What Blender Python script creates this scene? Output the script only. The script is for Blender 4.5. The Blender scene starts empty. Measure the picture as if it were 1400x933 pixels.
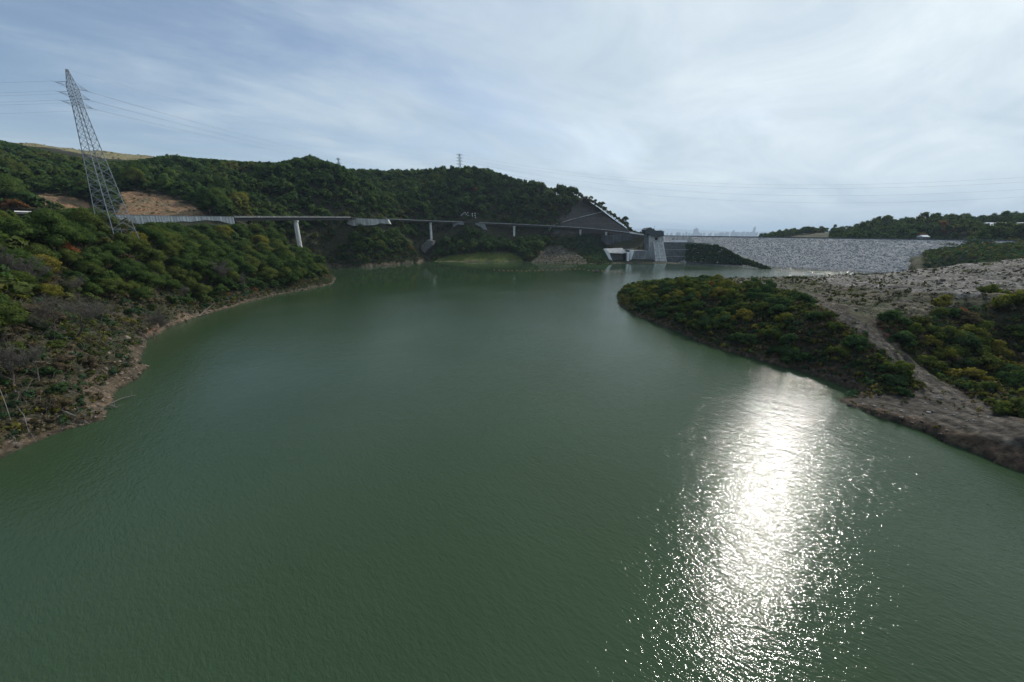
import bpy, bmesh, math, random
import numpy as np
from mathutils import Vector, Matrix
random.seed(7); rng = np.random.default_rng(7)
S = bpy.context.scene
COL = S.collection
# ------------------------------------------------------------------ camera geometry
F = 482.0; HOR = 320.0; PITCH = math.atan((466.5-HOR)/F); CP, SP = math.cos(PITCH), math.sin(PITCH)
CH = 38.0
def ray(px, py):
    u = 466.5-py
    return (px-700.0, F*CP+u*SP, -F*SP+u*CP)
def wz(px, py, z):           # point seen at a pixel that lies at height z
    x, y, w = ray(px, py); t = (z-CH)/w
    return (x*t, y*t, z)
def wd(px, py, D):           # point seen at a pixel at forward distance D
    x, y, w = ray(px, py); t = D/y
    return (x*t, D, CH+w*t)
def xat(px, D, py=320):      # world x of a pixel column near the horizon
    return wd(px, py, D)[0]
def proj(x, y, z):
    x = np.asarray(x, float); y = np.asarray(y, float); z = np.asarray(z, float)-CH
    cu = y*SP+z*CP; cf = y*CP-z*SP
    cf = np.where(cf < 1, 1, cf)
    return 700+F*x/cf, 466.5-F*cu/cf
# ------------------------------------------------------------------ noise
def _hash(ix, iy, s):
    h = (ix.astype(np.int64)*374761393+iy.astype(np.int64)*668265263+s*974634777) & 0xffffffff
    h = ((h ^ (h >> 13))*1274126177) & 0xffffffff
    return ((h ^ (h >> 16)) & 0xffff)/65535.0
def vnoise(x, y, s=0):
    ix = np.floor(x); iy = np.floor(y); fx = x-ix; fy = y-iy
    fx = fx*fx*(3-2*fx); fy = fy*fy*(3-2*fy)
    a = _hash(ix, iy, s); b = _hash(ix+1, iy, s); c = _hash(ix, iy+1, s); d = _hash(ix+1, iy+1, s)
    return (a*(1-fx)+b*fx)*(1-fy)+(c*(1-fx)+d*fx)*fy
def fbm(x, y, s=0, o=4):
    r = 0; a = .5
    for i in range(o):
        r = r+a*(vnoise(x, y, s+i)-.5)*2; x = x*2.03+3.1; y = y*2.03+1.7; a *= .5
    return r
def inpoly(px, py, poly):
    px = np.asarray(px); py = np.asarray(py); r = np.zeros(px.shape, bool); n = len(poly)
    for i in range(n):
        x1, y1 = poly[i][:2]; x2, y2 = poly[(i+1) % n][:2]
        if y1 == y2: continue
        c = ((y1 > py) != (y2 > py)) & (px < (x2-x1)*(py-y1)/(y2-y1)+x1)
        r ^= c
    return r
def segdist(x, y, pts, closed=True):
    n = len(pts); d = np.full(np.shape(x), 1e9)
    for i in range(n if closed else n-1):
        x1, y1 = pts[i][:2]; x2, y2 = pts[(i+1) % n][:2]
        dx, dy = x2-x1, y2-y1; L = dx*dx+dy*dy+1e-9
        t = np.clip(((x-x1)*dx+(y-y1)*dy)/L, 0, 1)
        d = np.minimum(d, np.hypot(x-x1-t*dx, y-y1-t*dy))
    return d
# ------------------------------------------------------------------ object helpers
def tag(o, label=None, cat=None, group=None, kind=None):
    if label: o['label'] = label
    if cat: o['category'] = cat
    if group: o['group'] = group
    if kind: o['kind'] = kind
    return o
def empty(name, loc=(0, 0, 0), rz=0):
    o = bpy.data.objects.new(name, None); COL.objects.link(o); o.location = loc; o.rotation_euler = (0, 0, rz)
    o.empty_display_size = .5
    return o
def link(name, me, parent=None, mat=None):
    o = bpy.data.objects.new(name, me); COL.objects.link(o)
    if mat is not None and not me.materials: me.materials.append(mat)
    if parent is not None: o.parent = parent
    return o
class MB:
    def __init__(s): s.v = []; s.f = []
    def add(s, vs, fs):
        b = len(s.v); s.v += [tuple(v) for v in vs]; s.f += [tuple(b+i for i in f) for f in fs]
    def hexa(s, p):      # 8 points: bottom 4, top 4
        s.add(p, [(0, 3, 2, 1), (4, 5, 6, 7), (0, 1, 5, 4), (1, 2, 6, 5), (2, 3, 7, 6), (3, 0, 4, 7)])
    def box(s, x0, x1, y0, y1, z0, z1):
        s.hexa([(x0, y0, z0), (x1, y0, z0), (x1, y1, z0), (x0, y1, z0), (x0, y0, z1), (x1, y0, z1), (x1, y1, z1), (x0, y1, z1)])
    def bar(s, a, b, w, w2=None, n=4):
        a = Vector(a); b = Vector(b); d = b-a
        if d.length < 1e-6: return
        d.normalize(); up = Vector((0, 0, 1)) if abs(d.z) < .95 else Vector((1, 0, 0))
        u = d.cross(up).normalized(); v = d.cross(u).normalized(); w2 = w if w2 is None else w2
        vs = []
        for c, r in ((a, w), (b, w2)):
            for k in range(n):
                an = 2*math.pi*(k+.5)/n
                vs.append(c+u*math.cos(an)*r+v*math.sin(an)*r)
        fs = [(k, (k+1) % n, n+(k+1) % n, n+k) for k in range(n)]+[tuple(range(n))[::-1], tuple(range(n, 2*n))]
        s.add(vs, fs)
    def prism(s, poly, d):      # polygon of 3D points pushed back by the vector d
        n = len(poly); d = Vector(d)
        vs = [Vector(p) for p in poly]+[Vector(p)+d for p in poly]
        s.add(vs, [tuple(range(n)), tuple(range(2*n-1, n-1, -1))]+[(k, n+k, n+(k+1) % n, (k+1) % n) for k in range(n)])
    def strip(s, rows):
        m = len(rows[0]); vs = [p for r in rows for p in r]
        fs = [(i*m+j, i*m+j+1, (i+1)*m+j+1, (i+1)*m+j) for i in range(len(rows)-1) for j in range(m-1)]
        s.add(vs, fs)
    def mesh(s, name, mat=None, smooth=False):
        me = bpy.data.meshes.new(name); me.from_pydata(s.v, [], s.f); me.update()
        bm = bmesh.new(); bm.from_mesh(me); bmesh.ops.recalc_face_normals(bm, faces=bm.faces); bm.to_mesh(me); bm.free()
        if mat: me.materials.append(mat)
        if smooth: me.polygons.foreach_set('use_smooth', [True]*len(me.polygons))
        return me
    def build(s, name, mat, parent=None, smooth=False):
        return link(name, s.mesh(name, mat, smooth), parent)
def np_mesh(name, V, Fc, mat, col=None, smooth=False, nrm=None):
    """V (n,3); Fc (m,k) faces of equal size; col (n,3) per-vertex base colour"""
    me = bpy.data.meshes.new(name); m, k = Fc.shape
    me.vertices.add(len(V)); me.vertices.foreach_set('co', np.ascontiguousarray(V, np.float32).ravel())
    me.loops.add(m*k); me.loops.foreach_set('vertex_index', np.ascontiguousarray(Fc, np.int32).ravel())
    me.polygons.add(m); me.polygons.foreach_set('loop_start', np.arange(0, m*k, k, dtype=np.int32))
    me.polygons.foreach_set('loop_total', np.full(m, k, np.int32))
    if smooth: me.polygons.foreach_set('use_smooth', np.ones(m, bool))
    me.update(calc_edges=True)
    if col is not None:
        a = me.color_attributes.new('tint', 'FLOAT_COLOR', 'POINT')
        c = np.ones((len(V), 4), np.float32); c[:, :3] = col; a.data.foreach_set('color', c.ravel())
    if nrm is not None:      # soft foliage shading: normals follow the clump, not the single leaf
        a = me.attributes.new('custom_normal', 'FLOAT_VECTOR', 'POINT'); a.data.foreach_set('vector', np.ascontiguousarray(nrm, np.float32).ravel())
    me.materials.append(mat)
    return me
# ------------------------------------------------------------------ materials
class NT:
    def __init__(s, m): s.t = m.node_tree; s.n = s.t.nodes; s.l = s.t.links
    def new(s, typ, **kw):
        n = s.n.new(typ)
        for k, v in kw.items():
            if k.startswith('i_'): n.inputs[k[2:].replace('_', ' ')].default_value = v
            else: setattr(n, k, v)
        return n
    def to(s, a, b): s.l.new(a, b)
    def math(s, op, a, b=None, c=None, clamp=False):
        n = s.n.new('ShaderNodeMath'); n.operation = op; n.use_clamp = clamp
        for i, x in enumerate((a, b, c)):
            if x is None: continue
            if isinstance(x, (int, float)): n.inputs[i].default_value = x
            else: s.l.new(x, n.inputs[i])
        return n.outputs[0]
    def mix(s, f, a, b, mode='MIX'):
        n = s.n.new('ShaderNodeMix'); n.data_type = 'RGBA'; n.blend_type = mode
        for sock, x in ((n.inputs[0], f), (n.inputs[6], a), (n.inputs[7], b)):
            if isinstance(x, (int, float)): sock.default_value = x
            elif isinstance(x, tuple): sock.default_value = (*x[:3], 1)
            else: s.l.new(x, sock)
        return n.outputs[2]
    def noise(s, vec, scale, detail=4, rough=.55, dist=0):
        n = s.n.new('ShaderNodeTexNoise'); n.inputs['Scale'].default_value = scale; n.inputs['Detail'].default_value = detail
        n.inputs['Roughness'].default_value = rough; n.inputs['Distortion'].default_value = dist
        if vec is not None: s.l.new(vec, n.inputs['Vector'])
        return n.outputs['Fac']
    def ramp(s, f, p0, p1, c0=(0, 0, 0), c1=(1, 1, 1)):
        n = s.n.new('ShaderNodeValToRGB'); e = n.color_ramp.elements
        e[0].position = p0; e[1].position = p1; e[0].color = (*c0, 1); e[1].color = (*c1, 1)
        s.l.new(f, n.inputs[0]); return n.outputs[0]
def mat(name):
    m = bpy.data.materials.new(name); m.use_nodes = True; nt = NT(m); nt.p = m.node_tree.nodes['Principled BSDF']
    return m, nt
def pos(nt):
    return nt.new('ShaderNodeNewGeometry').outputs['Position']
def simple(name, c, rough=.8, var=.25, scale=.6, bump=.0, metal=0, bscale=3.0):
    m, nt = mat(name); P = pos(nt)
    f = nt.noise(P, scale, 6, .62)
    col = nt.mix(nt.ramp(f, .3, .7), tuple(x*(1-var) for x in c), tuple(min(1, x*(1+var)) for x in c))
    if 'concrete' in name or 'shotcrete' in name or name == 'white_paint':
        mp_ = nt.new('ShaderNodeMapping'); mp_.inputs['Scale'].default_value = (1, 1, .08); nt.to(P, mp_.inputs[0]); k_ = .35 if name == 'white_paint' else 1
        col = nt.mix(k_, col, nt.mix(1, col, nt.ramp(nt.noise(mp_.outputs[0], .7, 5, .65), .38, .62, (.55, .55, .54), (1.08, 1.08, 1.08)), 'MULTIPLY'))
    nt.to(col, nt.p.inputs['Base Color']); nt.p.inputs['Roughness'].default_value = rough; nt.p.inputs['Metallic'].default_value = metal
    if bump:
        b = nt.new('ShaderNodeBump'); b.inputs['Distance'].default_value = bump; nt.to(nt.noise(P, bscale, 5), b.inputs['Height']); nt.to(b.outputs[0], nt.p.inputs['Normal'])
    return m
def leaf_mat(name, c, c2, attr=False, trans=.38):
    m, nt = mat(name); oi = nt.new('ShaderNodeObjectInfo').outputs['Random']
    tc = nt.new('ShaderNodeTexCoord').outputs['Object']
    if attr: base = nt.new('ShaderNodeVertexColor', layer_name='tint').outputs[0]
    else: base = nt.mix(oi, c, c2)
    ge = nt.new('ShaderNodeNewGeometry')
    f = nt.ramp(ge.outputs['Random Per Island'], .0, 1.0, (.78, .78, .80), (1.24, 1.22, 1.15))
    col = nt.mix(1.0, base, f, 'MULTIPLY')
    nt.to(col, nt.p.inputs['Base Color']); nt.p.inputs['Roughness'].default_value = .9
    nt.p.inputs['Specular IOR Level'].default_value = 0
    tr = nt.new('ShaderNodeBsdfTranslucent'); nt.to(nt.mix(1.0, col, (1.25, 1.4, .6), 'MULTIPLY'), tr.inputs[0])
    ms = nt.new('ShaderNodeMixShader'); ms.inputs[0].default_value = trans
    nt.to(nt.p.outputs[0], ms.inputs[1]); nt.to(tr.outputs[0], ms.inputs[2]); nt.to(ms.outputs[0], nt.n['Material Output'].inputs[0])
    return m
M = {}
M['concrete'] = simple('concrete', (.46, .46, .45), .85, .22, .25, .05)
M['pale_concrete'] = simple('pale_concrete', (.74, .74, .72), .8, .14, .3, .03)
M['grey_concrete'] = simple('grey_concrete', (.22, .23, .24), .85, .3, .12, .08)
M['dark_shotcrete'] = simple('dark_shotcrete', (.075, .082, .088), .9, .45, .16, .5, bscale=.6)
M['girder'] = simple('weathered_girder', (.035, .033, .033), .6, .2, .5)
M['asphalt'] = simple('asphalt', (.06, .06, .06), .9, .2, .5)
M['steel'] = simple('galvanised_steel', (.17, .20, .23), .6, .15, .6)
M['cable'] = simple('cable', (.16, .17, .18), .5, .1, 1)
M['rail'] = simple('painted_rail', (.30, .30, .31), .6, .1, 1)
M['darkpanel'] = simple('dark_panel', (.045, .055, .065), .6, .25, .4)
M['white'] = simple('white_paint', (.78, .79, .8), .5, .06, .8)
M['bark'] = simple('bark', (.11, .09, .075), .9, .35, 2.0, .05)
M['deadwood'] = simple('dead_wood', (.15, .13, .112), .9, .35, 2.0, .03)
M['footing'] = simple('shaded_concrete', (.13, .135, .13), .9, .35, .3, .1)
M['black'] = simple('dark_void', (.012, .014, .016), .9, .2, 1)
M['buoy'] = simple('orange_float', (.5, .13, .05), .5, .2, 1)
M['net'] = simple('green_net', (.02, .085, .055), .8, .4, .5, .3)
M['glass'] = simple('window_glass', (.04, .05, .06), .15, .1, 1)
# terrain material: base colour from the mesh, broken up by noise
def terrain_mat(name='soil_and_rock', rocky=1.0):
    m, nt = mat(name); P = pos(nt); vc = nt.new('ShaderNodeVertexColor', layer_name='tint').outputs[0]
    n1 = nt.noise(P, .9, 8, .68); n2 = nt.noise(P, .12, 5, .6)
    c = nt.mix(1, vc, nt.ramp(n1, .36, .66, (.42, .42, .42), (1.55, 1.52, 1.48)), 'MULTIPLY')
    c = nt.mix(1, c, nt.ramp(n2, .3, .7, (.72, .74, .72), (1.25, 1.22, 1.2)), 'MULTIPLY')
    c = nt.mix(1, c, nt.ramp(nt.noise(P, .38, 6, .7), .36, .64, (.62, .62, .6), (1.32, 1.3, 1.28)), 'MULTIPLY')
    nt.to(c, nt.p.inputs['Base Color']); nt.p.inputs['Roughness'].default_value = .95; nt.p.inputs['Specular IOR Level'].default_value = .2
    b = nt.new('ShaderNodeBump'); b.inputs['Distance'].default_value = .7*rocky; b.inputs['Strength'].default_value = .9
    nt.to(n1, b.inputs['Height']); nt.to(b.outputs[0], nt.p.inputs['Normal'])
    return m
M['terrain'] = terrain_mat()
# ------------------------------------------------------------------ shoreline of the reservoir (world XY)
def sp(px, py): return wz(px, py, 0)[:2]
shore_left = [(-240, 790), (-100, 690), (0, 628), (45, 604), (85, 588), (132, 576), (140, 560), (165, 536), (200, 504), (192, 486), (205, 463), (235, 448),
              (262, 436), (330, 416), (372, 404), (420, 396), (455, 388), (460, 381), (440, 376), (432, 369), (456, 366.5), (495, 366), (535, 362.5), (574, 359.5),
              (579, 357.2), (584, 356.6), (588, 357.2), (592, 358), (640, 358.6), (680, 358.3), (718, 358.6), (745, 359.6), (790, 360.5), (808, 361.0), (838, 360.2), (868, 360.2)]
WATER = [(-420, -300)]+[sp(*p) for p in shore_left]
WATER += [sp(893, 360.2), sp(912, 360.2), sp(940, 361), sp(1008, 364), sp(1040, 367.5), sp(1052, 368)]
WATER += [sp(1100, 371.5), sp(1190, 375.8), (376, 328), (384, 306), (345, 300), (295, 288), (250, 276), (190, 270), (150, 274)]
pen = [(876, 389), (860, 392), (848, 398), (843, 406), (848, 417), (870, 431), (905, 446), (960, 469), (1020, 488), (1080, 504), (1130, 521), (1166, 535), (1172, 539),
       (1150, 541), (1141, 545), (1160, 555), (1200, 571), (1260, 592), (1320, 615), (1400, 646), (1560, 712), (1760, 800)]
WATER += [sp(*p) for p in pen]+[(400, -300)]
# ------------------------------------------------------------------ control points of the land
ctl = [wd(*p) for p in [
    (-150, 340, 110), (0, 322, 122), (-60, 460, 75), (60, 400, 85), (150, 400, 100), (150, 345, 140), (165, 314, 172), (190, 314, 182), (100, 312, 160), (30, 308, 170), (205, 318, 215), (160, 311, 292), (200, 311, 303), (240, 310, 308), (280, 310, 315), (318, 310, 322), (70, 300, 255),
    (250, 402, 185), (250, 362, 230), (250, 325, 285), (350, 382, 250), (350, 345, 300), (350, 324, 335), (420, 374, 302), (430, 354, 322), (411, 342, 352), (190, 420, 125), (200, 360, 175),
    (455, 345, 412), (500, 332, 452), (525, 345, 470), (555, 350, 492), (500, 314, 474), (380, 340, 350), (440, 350, 385),
    # road shelf
    (-100, 288, 215), (20, 292, 245), (90, 294, 275), (160, 297, 312), (200, 298, 322), (240, 299, 328), (280, 299, 333), (318, 299, 340), (482, 301, 466), (525, 303, 514), (480, 312, 450), (520, 315, 494),
    (405, 348, 372), (560, 335, 512), (590, 334, 556), (583, 350, 534), (612, 326, 572), (640, 308, 590), (655, 308, 592), (703, 328, 590), (745, 323, 592), (785, 323, 590), (822, 326, 588),
    (868, 322, 580), (885, 323, 575),
    # soil cuts behind the road
    (20, 268, 300), (80, 262, 330), (130, 285, 315), (180, 262, 360), (220, 263, 380), (285, 290, 365), (0, 285, 260), (330, 290, 370),
    # left ridge
    (-260, 190, 480), (-100, 202, 500), (0, 209, 500), (60, 221, 510), (120, 231, 530), (200, 228, 560), (228, 222, 570), (262, 224, 580), (330, 229, 580), (380, 231, 570), (425, 221, 550),
    (460, 235, 525), (500, 258, 505), (540, 286, 492), (60, 245, 400), (140, 250, 440), (300, 265, 440), (400, 262, 470), (450, 275, 465),
    # grassy hill
    (-250, 180, 800), (0, 187, 800), (60, 192, 800), (120, 204, 800), (180, 214.5, 820), (240, 228, 850), (330, 240, 900),
    # central hill
    (480, 241, 760), (520, 241, 745), (580, 239, 725), (630, 235, 705), (660, 238, 700), (700, 251, 690), (740, 259, 672), (780, 265, 655), (798, 274, 642),
    (545, 262, 660), (575, 285, 600), (600, 285, 610), (620, 275, 630), (700, 288, 630), (750, 297, 622), (480, 262, 640), (520, 275, 600),
    # grass bank and mounds under the viaduct
    (625, 351, 535), (660, 346.5, 542), (700, 348, 540), (660, 336, 560), (690, 334, 565), (745, 340, 545), (765, 331, 565), (730, 335, 560), (790, 338, 565), (806, 352, 535), (815, 335, 575)]]
ctl += [wz(*p) for p in [
    (1000, 396, 15), (1000, 383, 15), (940, 393, 13), (935, 387, 12), (900, 400, 9.5), (885, 393, 7), (1100, 381, 15.5), (1190, 376.5, 16), (1300, 364, 19), (1400, 354, 23), (1500, 349, 26),
    (1100, 400, 16), (1180, 420, 15.5), (1240, 432, 15.5), (1300, 406, 19), (1400, 395, 22), (1200, 390, 16.5), (1060, 402, 15.5), (1120, 430, 14), (1180, 466, 10.5), (1225, 502, 6.2), (1250, 530, 3.2),
    (960, 405, 13), (1290, 442, 14), (1262, 462, 9.5), (1330, 470, 6.5), (1400, 452, 9), (1300, 520, 3), (1390, 520, 4), (1350, 492, 4.2), (1400, 412, 20), (1330, 424, 17), (1180, 545, .7), (1240, 480, 7.5),
    (1250, 560, 2.1), (1330, 578, 4.0), (1400, 603, 5.8), (1300, 545, 2.4), (1400, 560, 4.6), (1190, 556, 1.1), (1500, 645, 7), (1550, 500, 14), (1600, 600, 12)]]
# dam foundation, abutments, hidden valley beyond, world borders
ctl += [(250, 560, 10), (330, 470, 5), (400, 420, 6), (460, 390, 25), (340, 620, -10), (420, 520, -15), (500, 470, 0), (600, 900, -55), (300, 1100, -60), (0, 1150, 20), (100, 900, -20), (120, 720, 25),
        (40, 800, 60), (-100, 860, 110), (-300, 900, 90), (-700, 1000, 120), (-1100, 800, 120), (-1100, 400, 120), (-700, 200, 90), (-400, 60, 60), (-300, -50, 40), (1100, 700, 40), (1200, 200, 60), (500, 60, 35), (400, -100, 20)]
ctl += [wd(*p) for p in [(1150, 329, 545), (1200, 328, 530), (1250, 325, 500), (1300, 318, 490), (1350, 309, 480), (1400, 305, 500), (1500, 300, 500), (1270, 334, 405), (1300, 334, 380), (1300, 348, 335), (1340, 330, 400),
                          (1400, 330, 390), (1400, 345, 320), (1280, 352, 345), (1500, 330, 330), (1070, 323.5, 760), (1105, 322.5, 760), (1035, 330, 740), (1135, 328, 740), (1320, 362, 305), (1370, 358, 300),
                          (905, 350, 545), (935, 350, 545), (925, 360, 515), (905, 336, 575), (940, 334, 575), (925, 345, 560), (870, 342, 540), (850, 338, 560)]]
def DT(px, py, z=None):
    Dw = np.interp(px, [905, 940, 1008, 1030, 1052], [496, 483, 443, 425, 414]); return Dw-4+.8*max(0, 38-(py-320)*Dw/503.)
ctl += [wd(a, b+3, DT(a, b)+2) for a, b in ((950, 336), (975, 338), (990, 343), (950, 350), (980, 352), (1005, 355), (1005, 350), (1028, 364), (1040, 366))]
ctl = np.array(ctl)
shp = np.array(WATER[1:-1]); keep = [0]
for i in range(1, len(shp)):
    if min(np.hypot(*(shp[i]-shp[j])) for j in keep) > 7: keep.append(i)
shp = shp[keep]
CX = np.concatenate([ctl[:, 0], shp[:, 0]]); CY = np.concatenate([ctl[:, 1], shp[:, 1]]); CZ = np.concatenate([ctl[:, 2], np.full(len(shp), .3)])
C2 = 6.0**2
A = np.sqrt((CX[:, None]-CX)**2+(CY[:, None]-CY)**2+C2)
n = len(CX); P1 = np.stack([np.ones(n), CX, CY], 1)
K = np.block([[A-np.eye(n)*2.0, P1], [P1.T, np.zeros((3, 3))]])
sol = np.linalg.solve(K, np.concatenate([CZ, np.zeros(3)]))
def rbf(x, y):
    sh = np.shape(x); x = np.ravel(x).astype(float); y = np.ravel(y).astype(float); r = np.empty(len(x))
    for i in range(0, len(x), 20000):
        a = x[i:i+20000]; b = y[i:i+20000]
        r[i:i+20000] = np.sqrt((a[:, None]-CX)**2+(b[:, None]-CY)**2+C2)@sol[:n]+sol[n]+sol[n+1]*a+sol[n+2]*b
    return r.reshape(sh)
DAM_L, DAM_R = np.array([262., 600.]), np.array([462., 372.])   # crest ends
def ground(x, y):
    x = np.asarray(x, float); y = np.asarray(y, float)
    x2 = x+2.2*fbm(x/9, y/9, 90, 3); y2 = y+2.2*fbm(x/9+7, y/9, 95, 3)
    wet = inpoly(x2, y2, WATER); sd = segdist(x2, y2, WATER)
    h = rbf(x, y)
    amp = np.clip(sd/25, 0, 1)
    far = np.clip((np.hypot(x, y)-250)/300, 0, 1)
    h = h+amp*(fbm(x/14, y/14, 11, 5)*(1.3+1.5*far)+fbm(x/60, y/60, 31, 3)*6*far*(x < 150))
    h = h+fbm(x/3.0, y/3.0, 51, 4)*.6
    lo = np.where((x < 0) & (y < 430), .42*np.minimum(sd, 9), .12*np.minimum(sd, 30))+.05; hi = 1.1*sd+.5
    h = np.clip(h, lo*0+np.where(sd < 40, lo, -100), hi)
    h = np.where(wet, -.45*sd-.1, h)
    # keep the foundation under the stone face of the dam
    e1 = np.array([.752, -.66])*0+(DAM_R-DAM_L)/np.linalg.norm(DAM_R-DAM_L); tt = (x-DAM_L[0])*e1[0]+(y-DAM_L[1])*e1[1]; oo = (x-DAM_L[0])*(-e1[1])+(y-DAM_L[1])*e1[0]
    face_z = 33-np.maximum(-oo, 0)/2.55-2.5
    edge = 1262+(h-5)*-.9
    on = (tt > -8) & (oo > -104) & (oo < 14) & (700+503*x/np.maximum(y, 1) < edge)
    h = np.where(on & ~wet, np.minimum(h, np.where(oo > 0, 28, face_z)), h)
    R = np.hypot(x, y)
    h = np.where(R > 1050, h+(-64-h)*np.clip((R-1050)/150, 0, 1), h)
    return h, sd, wet
if 0:
    for D_ in range(150,340,10):
        q=ground(np.array([xat(1230,D_)]),np.array([float(D_)])); print(D_, xat(1230,D_), q[0][0], q[1][0], q[2][0], proj(xat(1230,D_),D_,q[0][0])[1])
    raise SystemExit
# polar tessellation, finer near the viewpoint
TH = np.radians(np.linspace(-88, 84, 1000)); RR = 42*np.power(1210/42, np.linspace(0, 1, 460))
TT, RG = np.meshgrid(TH, RR); GX = RG*np.sin(TT); GY = RG*np.cos(TT)
GZ, GSD, GWET = ground(GX, GY)
GPX, GPY = proj(GX, GY, GZ)
# ground colours
def region(px, py, x, y, sd):
    """ground class at a point: used for soil colour and for what grows there"""
    D = y
    g = {}
    left = (x < 0) & (D < 420)
    jx = px+6*fbm(x/8, y/8, 71, 3)+fbm(x/2, y/2, 72, 2)*3; jy = py+3*fbm(x/8, y/8, 75, 3)
    g['orange'] = ((D > 285) & (D < 410) & (inpoly(jx, jy, [(28, 300), (30, 285), (45, 272), (62, 263), (80, 268), (110, 272), (135, 290), (128, 300)]) | inpoly(jx, jy, [(160, 300), (163, 262), (190, 262), (225, 268), (262, 282), (290, 300)])))
    g['meadow'] = (D > 620) & (px < 235)
    g['grassbank'] = (D > 480) & (D < 600) & inpoly(px, py, [(588, 362), (600, 353), (630, 348), (660, 345), (690, 345), (706, 347), (722, 362)])
    g['mound'] = (D > 480) & (D < 620) & inpoly(jx, jy, [(722, 362), (735, 350), (745, 338), (765, 336), (790, 347), (812, 364)])
    g['cut'] = (D > 560) & (D < 760) & inpoly(px, py, [(752, 322), (762, 300), (785, 282), (798, 268), (815, 275), (870, 322)])
    pen_ = (x > 40) & (D < 330) & ~((D > 284) & (x > 300))
    g['pen'] = pen_
    g['track'] = pen_ & inpoly(jx, jy, [(1010, 384), (1040, 383), (1100, 400), (1150, 424), (1185, 447), (1215, 470), (1250, 500), (1300, 532), (1350, 555), (1400, 578), (1440, 600), (1440, 625), (1400, 612), (1330, 590), (1250, 572), (1195, 562), (1140, 546), (1172, 540), (1240, 541), (1262, 535),
                                     (1235, 508), (1195, 472), (1150, 440), (1105, 413), (1060, 396)])
    g['spoil'] = pen_ & inpoly(jx, jy, [(1100, 378), (1200, 374), (1300, 362), (1400, 352), (1500, 345), (1500, 392), (1400, 396), (1330, 405), (1240, 398), (1180, 394), (1120, 388)])
    g['scrub'] = pen_ & inpoly(jx, jy, [(960, 382), (1100, 378), (1130, 388), (1240, 396), (1330, 405), (1400, 397), (1380, 405), (1320, 418), (1270, 432), (1220, 432), (1180, 430), (1100, 398), (1050, 385), (1000, 392)])
    g['bank'] = pen_ & inpoly(jx, jy, [(835, 400), (875, 380), (960, 380), (1000, 388), (1050, 392), (1120, 420), (1180, 455), (1220, 490), (1255, 530), (1240, 545), (1170, 545), (1000, 495), (840, 425)])
    g['gully'] = pen_ & inpoly(jx, jy, [(1195, 446), (1240, 436), (1300, 430), (1360, 412), (1500, 395), (1500, 600), (1400, 575), (1330, 545), (1270, 510)])
    g['ramp'] = pen_ & inpoly(jx, jy, [(1130, 545), (1200, 563), (1300, 588), (1400, 615), (1500, 650), (1500, 720), (1400, 660), (1300, 620), (1160, 565)])
    g['lower'] = left & (sd < 22)
    g['rim'] = (sd < 2.4+2.5*fbm(x/4, y/4, 77, 3)) & ~pen_
    return g
G = region(GPX, GPY, GX, GY, GSD)
tint = np.empty(GX.shape+(3,)); tint[:] = (.038, .040, .022)
lo_n = fbm(GX/5, GY/5, 81, 4)
def setc(mask, c, var=.0, c2=None):
    f = np.clip(.5+lo_n*1.3, 0, 1)[..., None]
    cc = np.array(c)*(1-f)+np.array(c2 if c2 else c)*f
    tint[mask] = cc[mask]
setc(G['lower'], (.06, .052, .035), c2=(.036, .042, .022))
setc(G['orange'], (.25, .15, .09), c2=(.18, .14, .085))
setc(G['meadow'], (.27, .235, .13), c2=(.20, .19, .10))
setc(G['grassbank'], (.055, .082, .014), c2=(.085, .098, .022))
setc(G['mound'], (.07, .062, .052), c2=(.10, .09, .075))
setc(G['cut'], (.05, .045, .04), c2=(.06, .055, .05))
setc(G['pen'], (.09, .075, .06), c2=(.07, .07, .04))
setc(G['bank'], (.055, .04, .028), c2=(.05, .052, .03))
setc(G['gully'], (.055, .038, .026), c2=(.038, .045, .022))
setc(G['scrub'], (.125, .108, .08), c2=(.062, .07, .034))
setc(G['spoil'], (.215, .205, .195), c2=(.115, .108, .092))
setc(G['ramp'], (.075, .062, .052), c2=(.055, .048, .04))
setc(G['track'], (.125, .11, .094), c2=(.082, .072, .06))
trk = [wz(1035, 388, 15.4)[:2], wz(1100, 408, 15.6)[:2], wz(1155, 436, 13)[:2], wz(1205, 470, 9)[:2], wz(1245, 507, 5)[:2], wz(1290, 540, 2.6)[:2], wz(1370, 575, 4)[:2], wz(1480, 620, 6)[:2]]
trk2 = [wz(1150, 547, .5)[:2], wz(1220, 558, 1.4)[:2], wz(1290, 568, 2.6)[:2], wz(1370, 590, 4.5)[:2], wz(1480, 630, 6)[:2]]
dt1 = np.minimum(segdist(GX, GY, trk, False), segdist(GX, GY, trk2, False))
rut = np.exp(-((dt1-1.2)/.45)**2)*G['track']; tint *= (1-.6*rut)[..., None]
tint[(dt1 > .0) & (dt1 < .7) & G['track']] *= 1.18
tint[(dt1 > 2.8) & G['track']] *= .72
red = inpoly(GPX, GPY, [(1195, 440), (1240, 436), (1262, 445), (1245, 462), (1210, 462)]) & (GX > 40) & (GY < 330)
setc(red, (.10, .048, .032), c2=(.075, .045, .03))
red = inpoly(GPX, GPY, [(190, 462), (205, 448), (240, 446), (225, 470), (200, 480)]) & (GX < 0) & (GY < 330)
setc(red, (.30, .13, .07), c2=(.2, .12, .08))
setc(G['rim'], (.15, .112, .08), c2=(.085, .07, .05))
setc((GSD < 2.2) & G['pen'], (.10, .07, .05), c2=(.07, .055, .04))
farr = (GX > 250) & (GY > 280) & ~G['pen']
setc(farr, (.05, .06, .03), c2=(.08, .075, .04))
setc(GWET, (.02, .03, .02))
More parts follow.
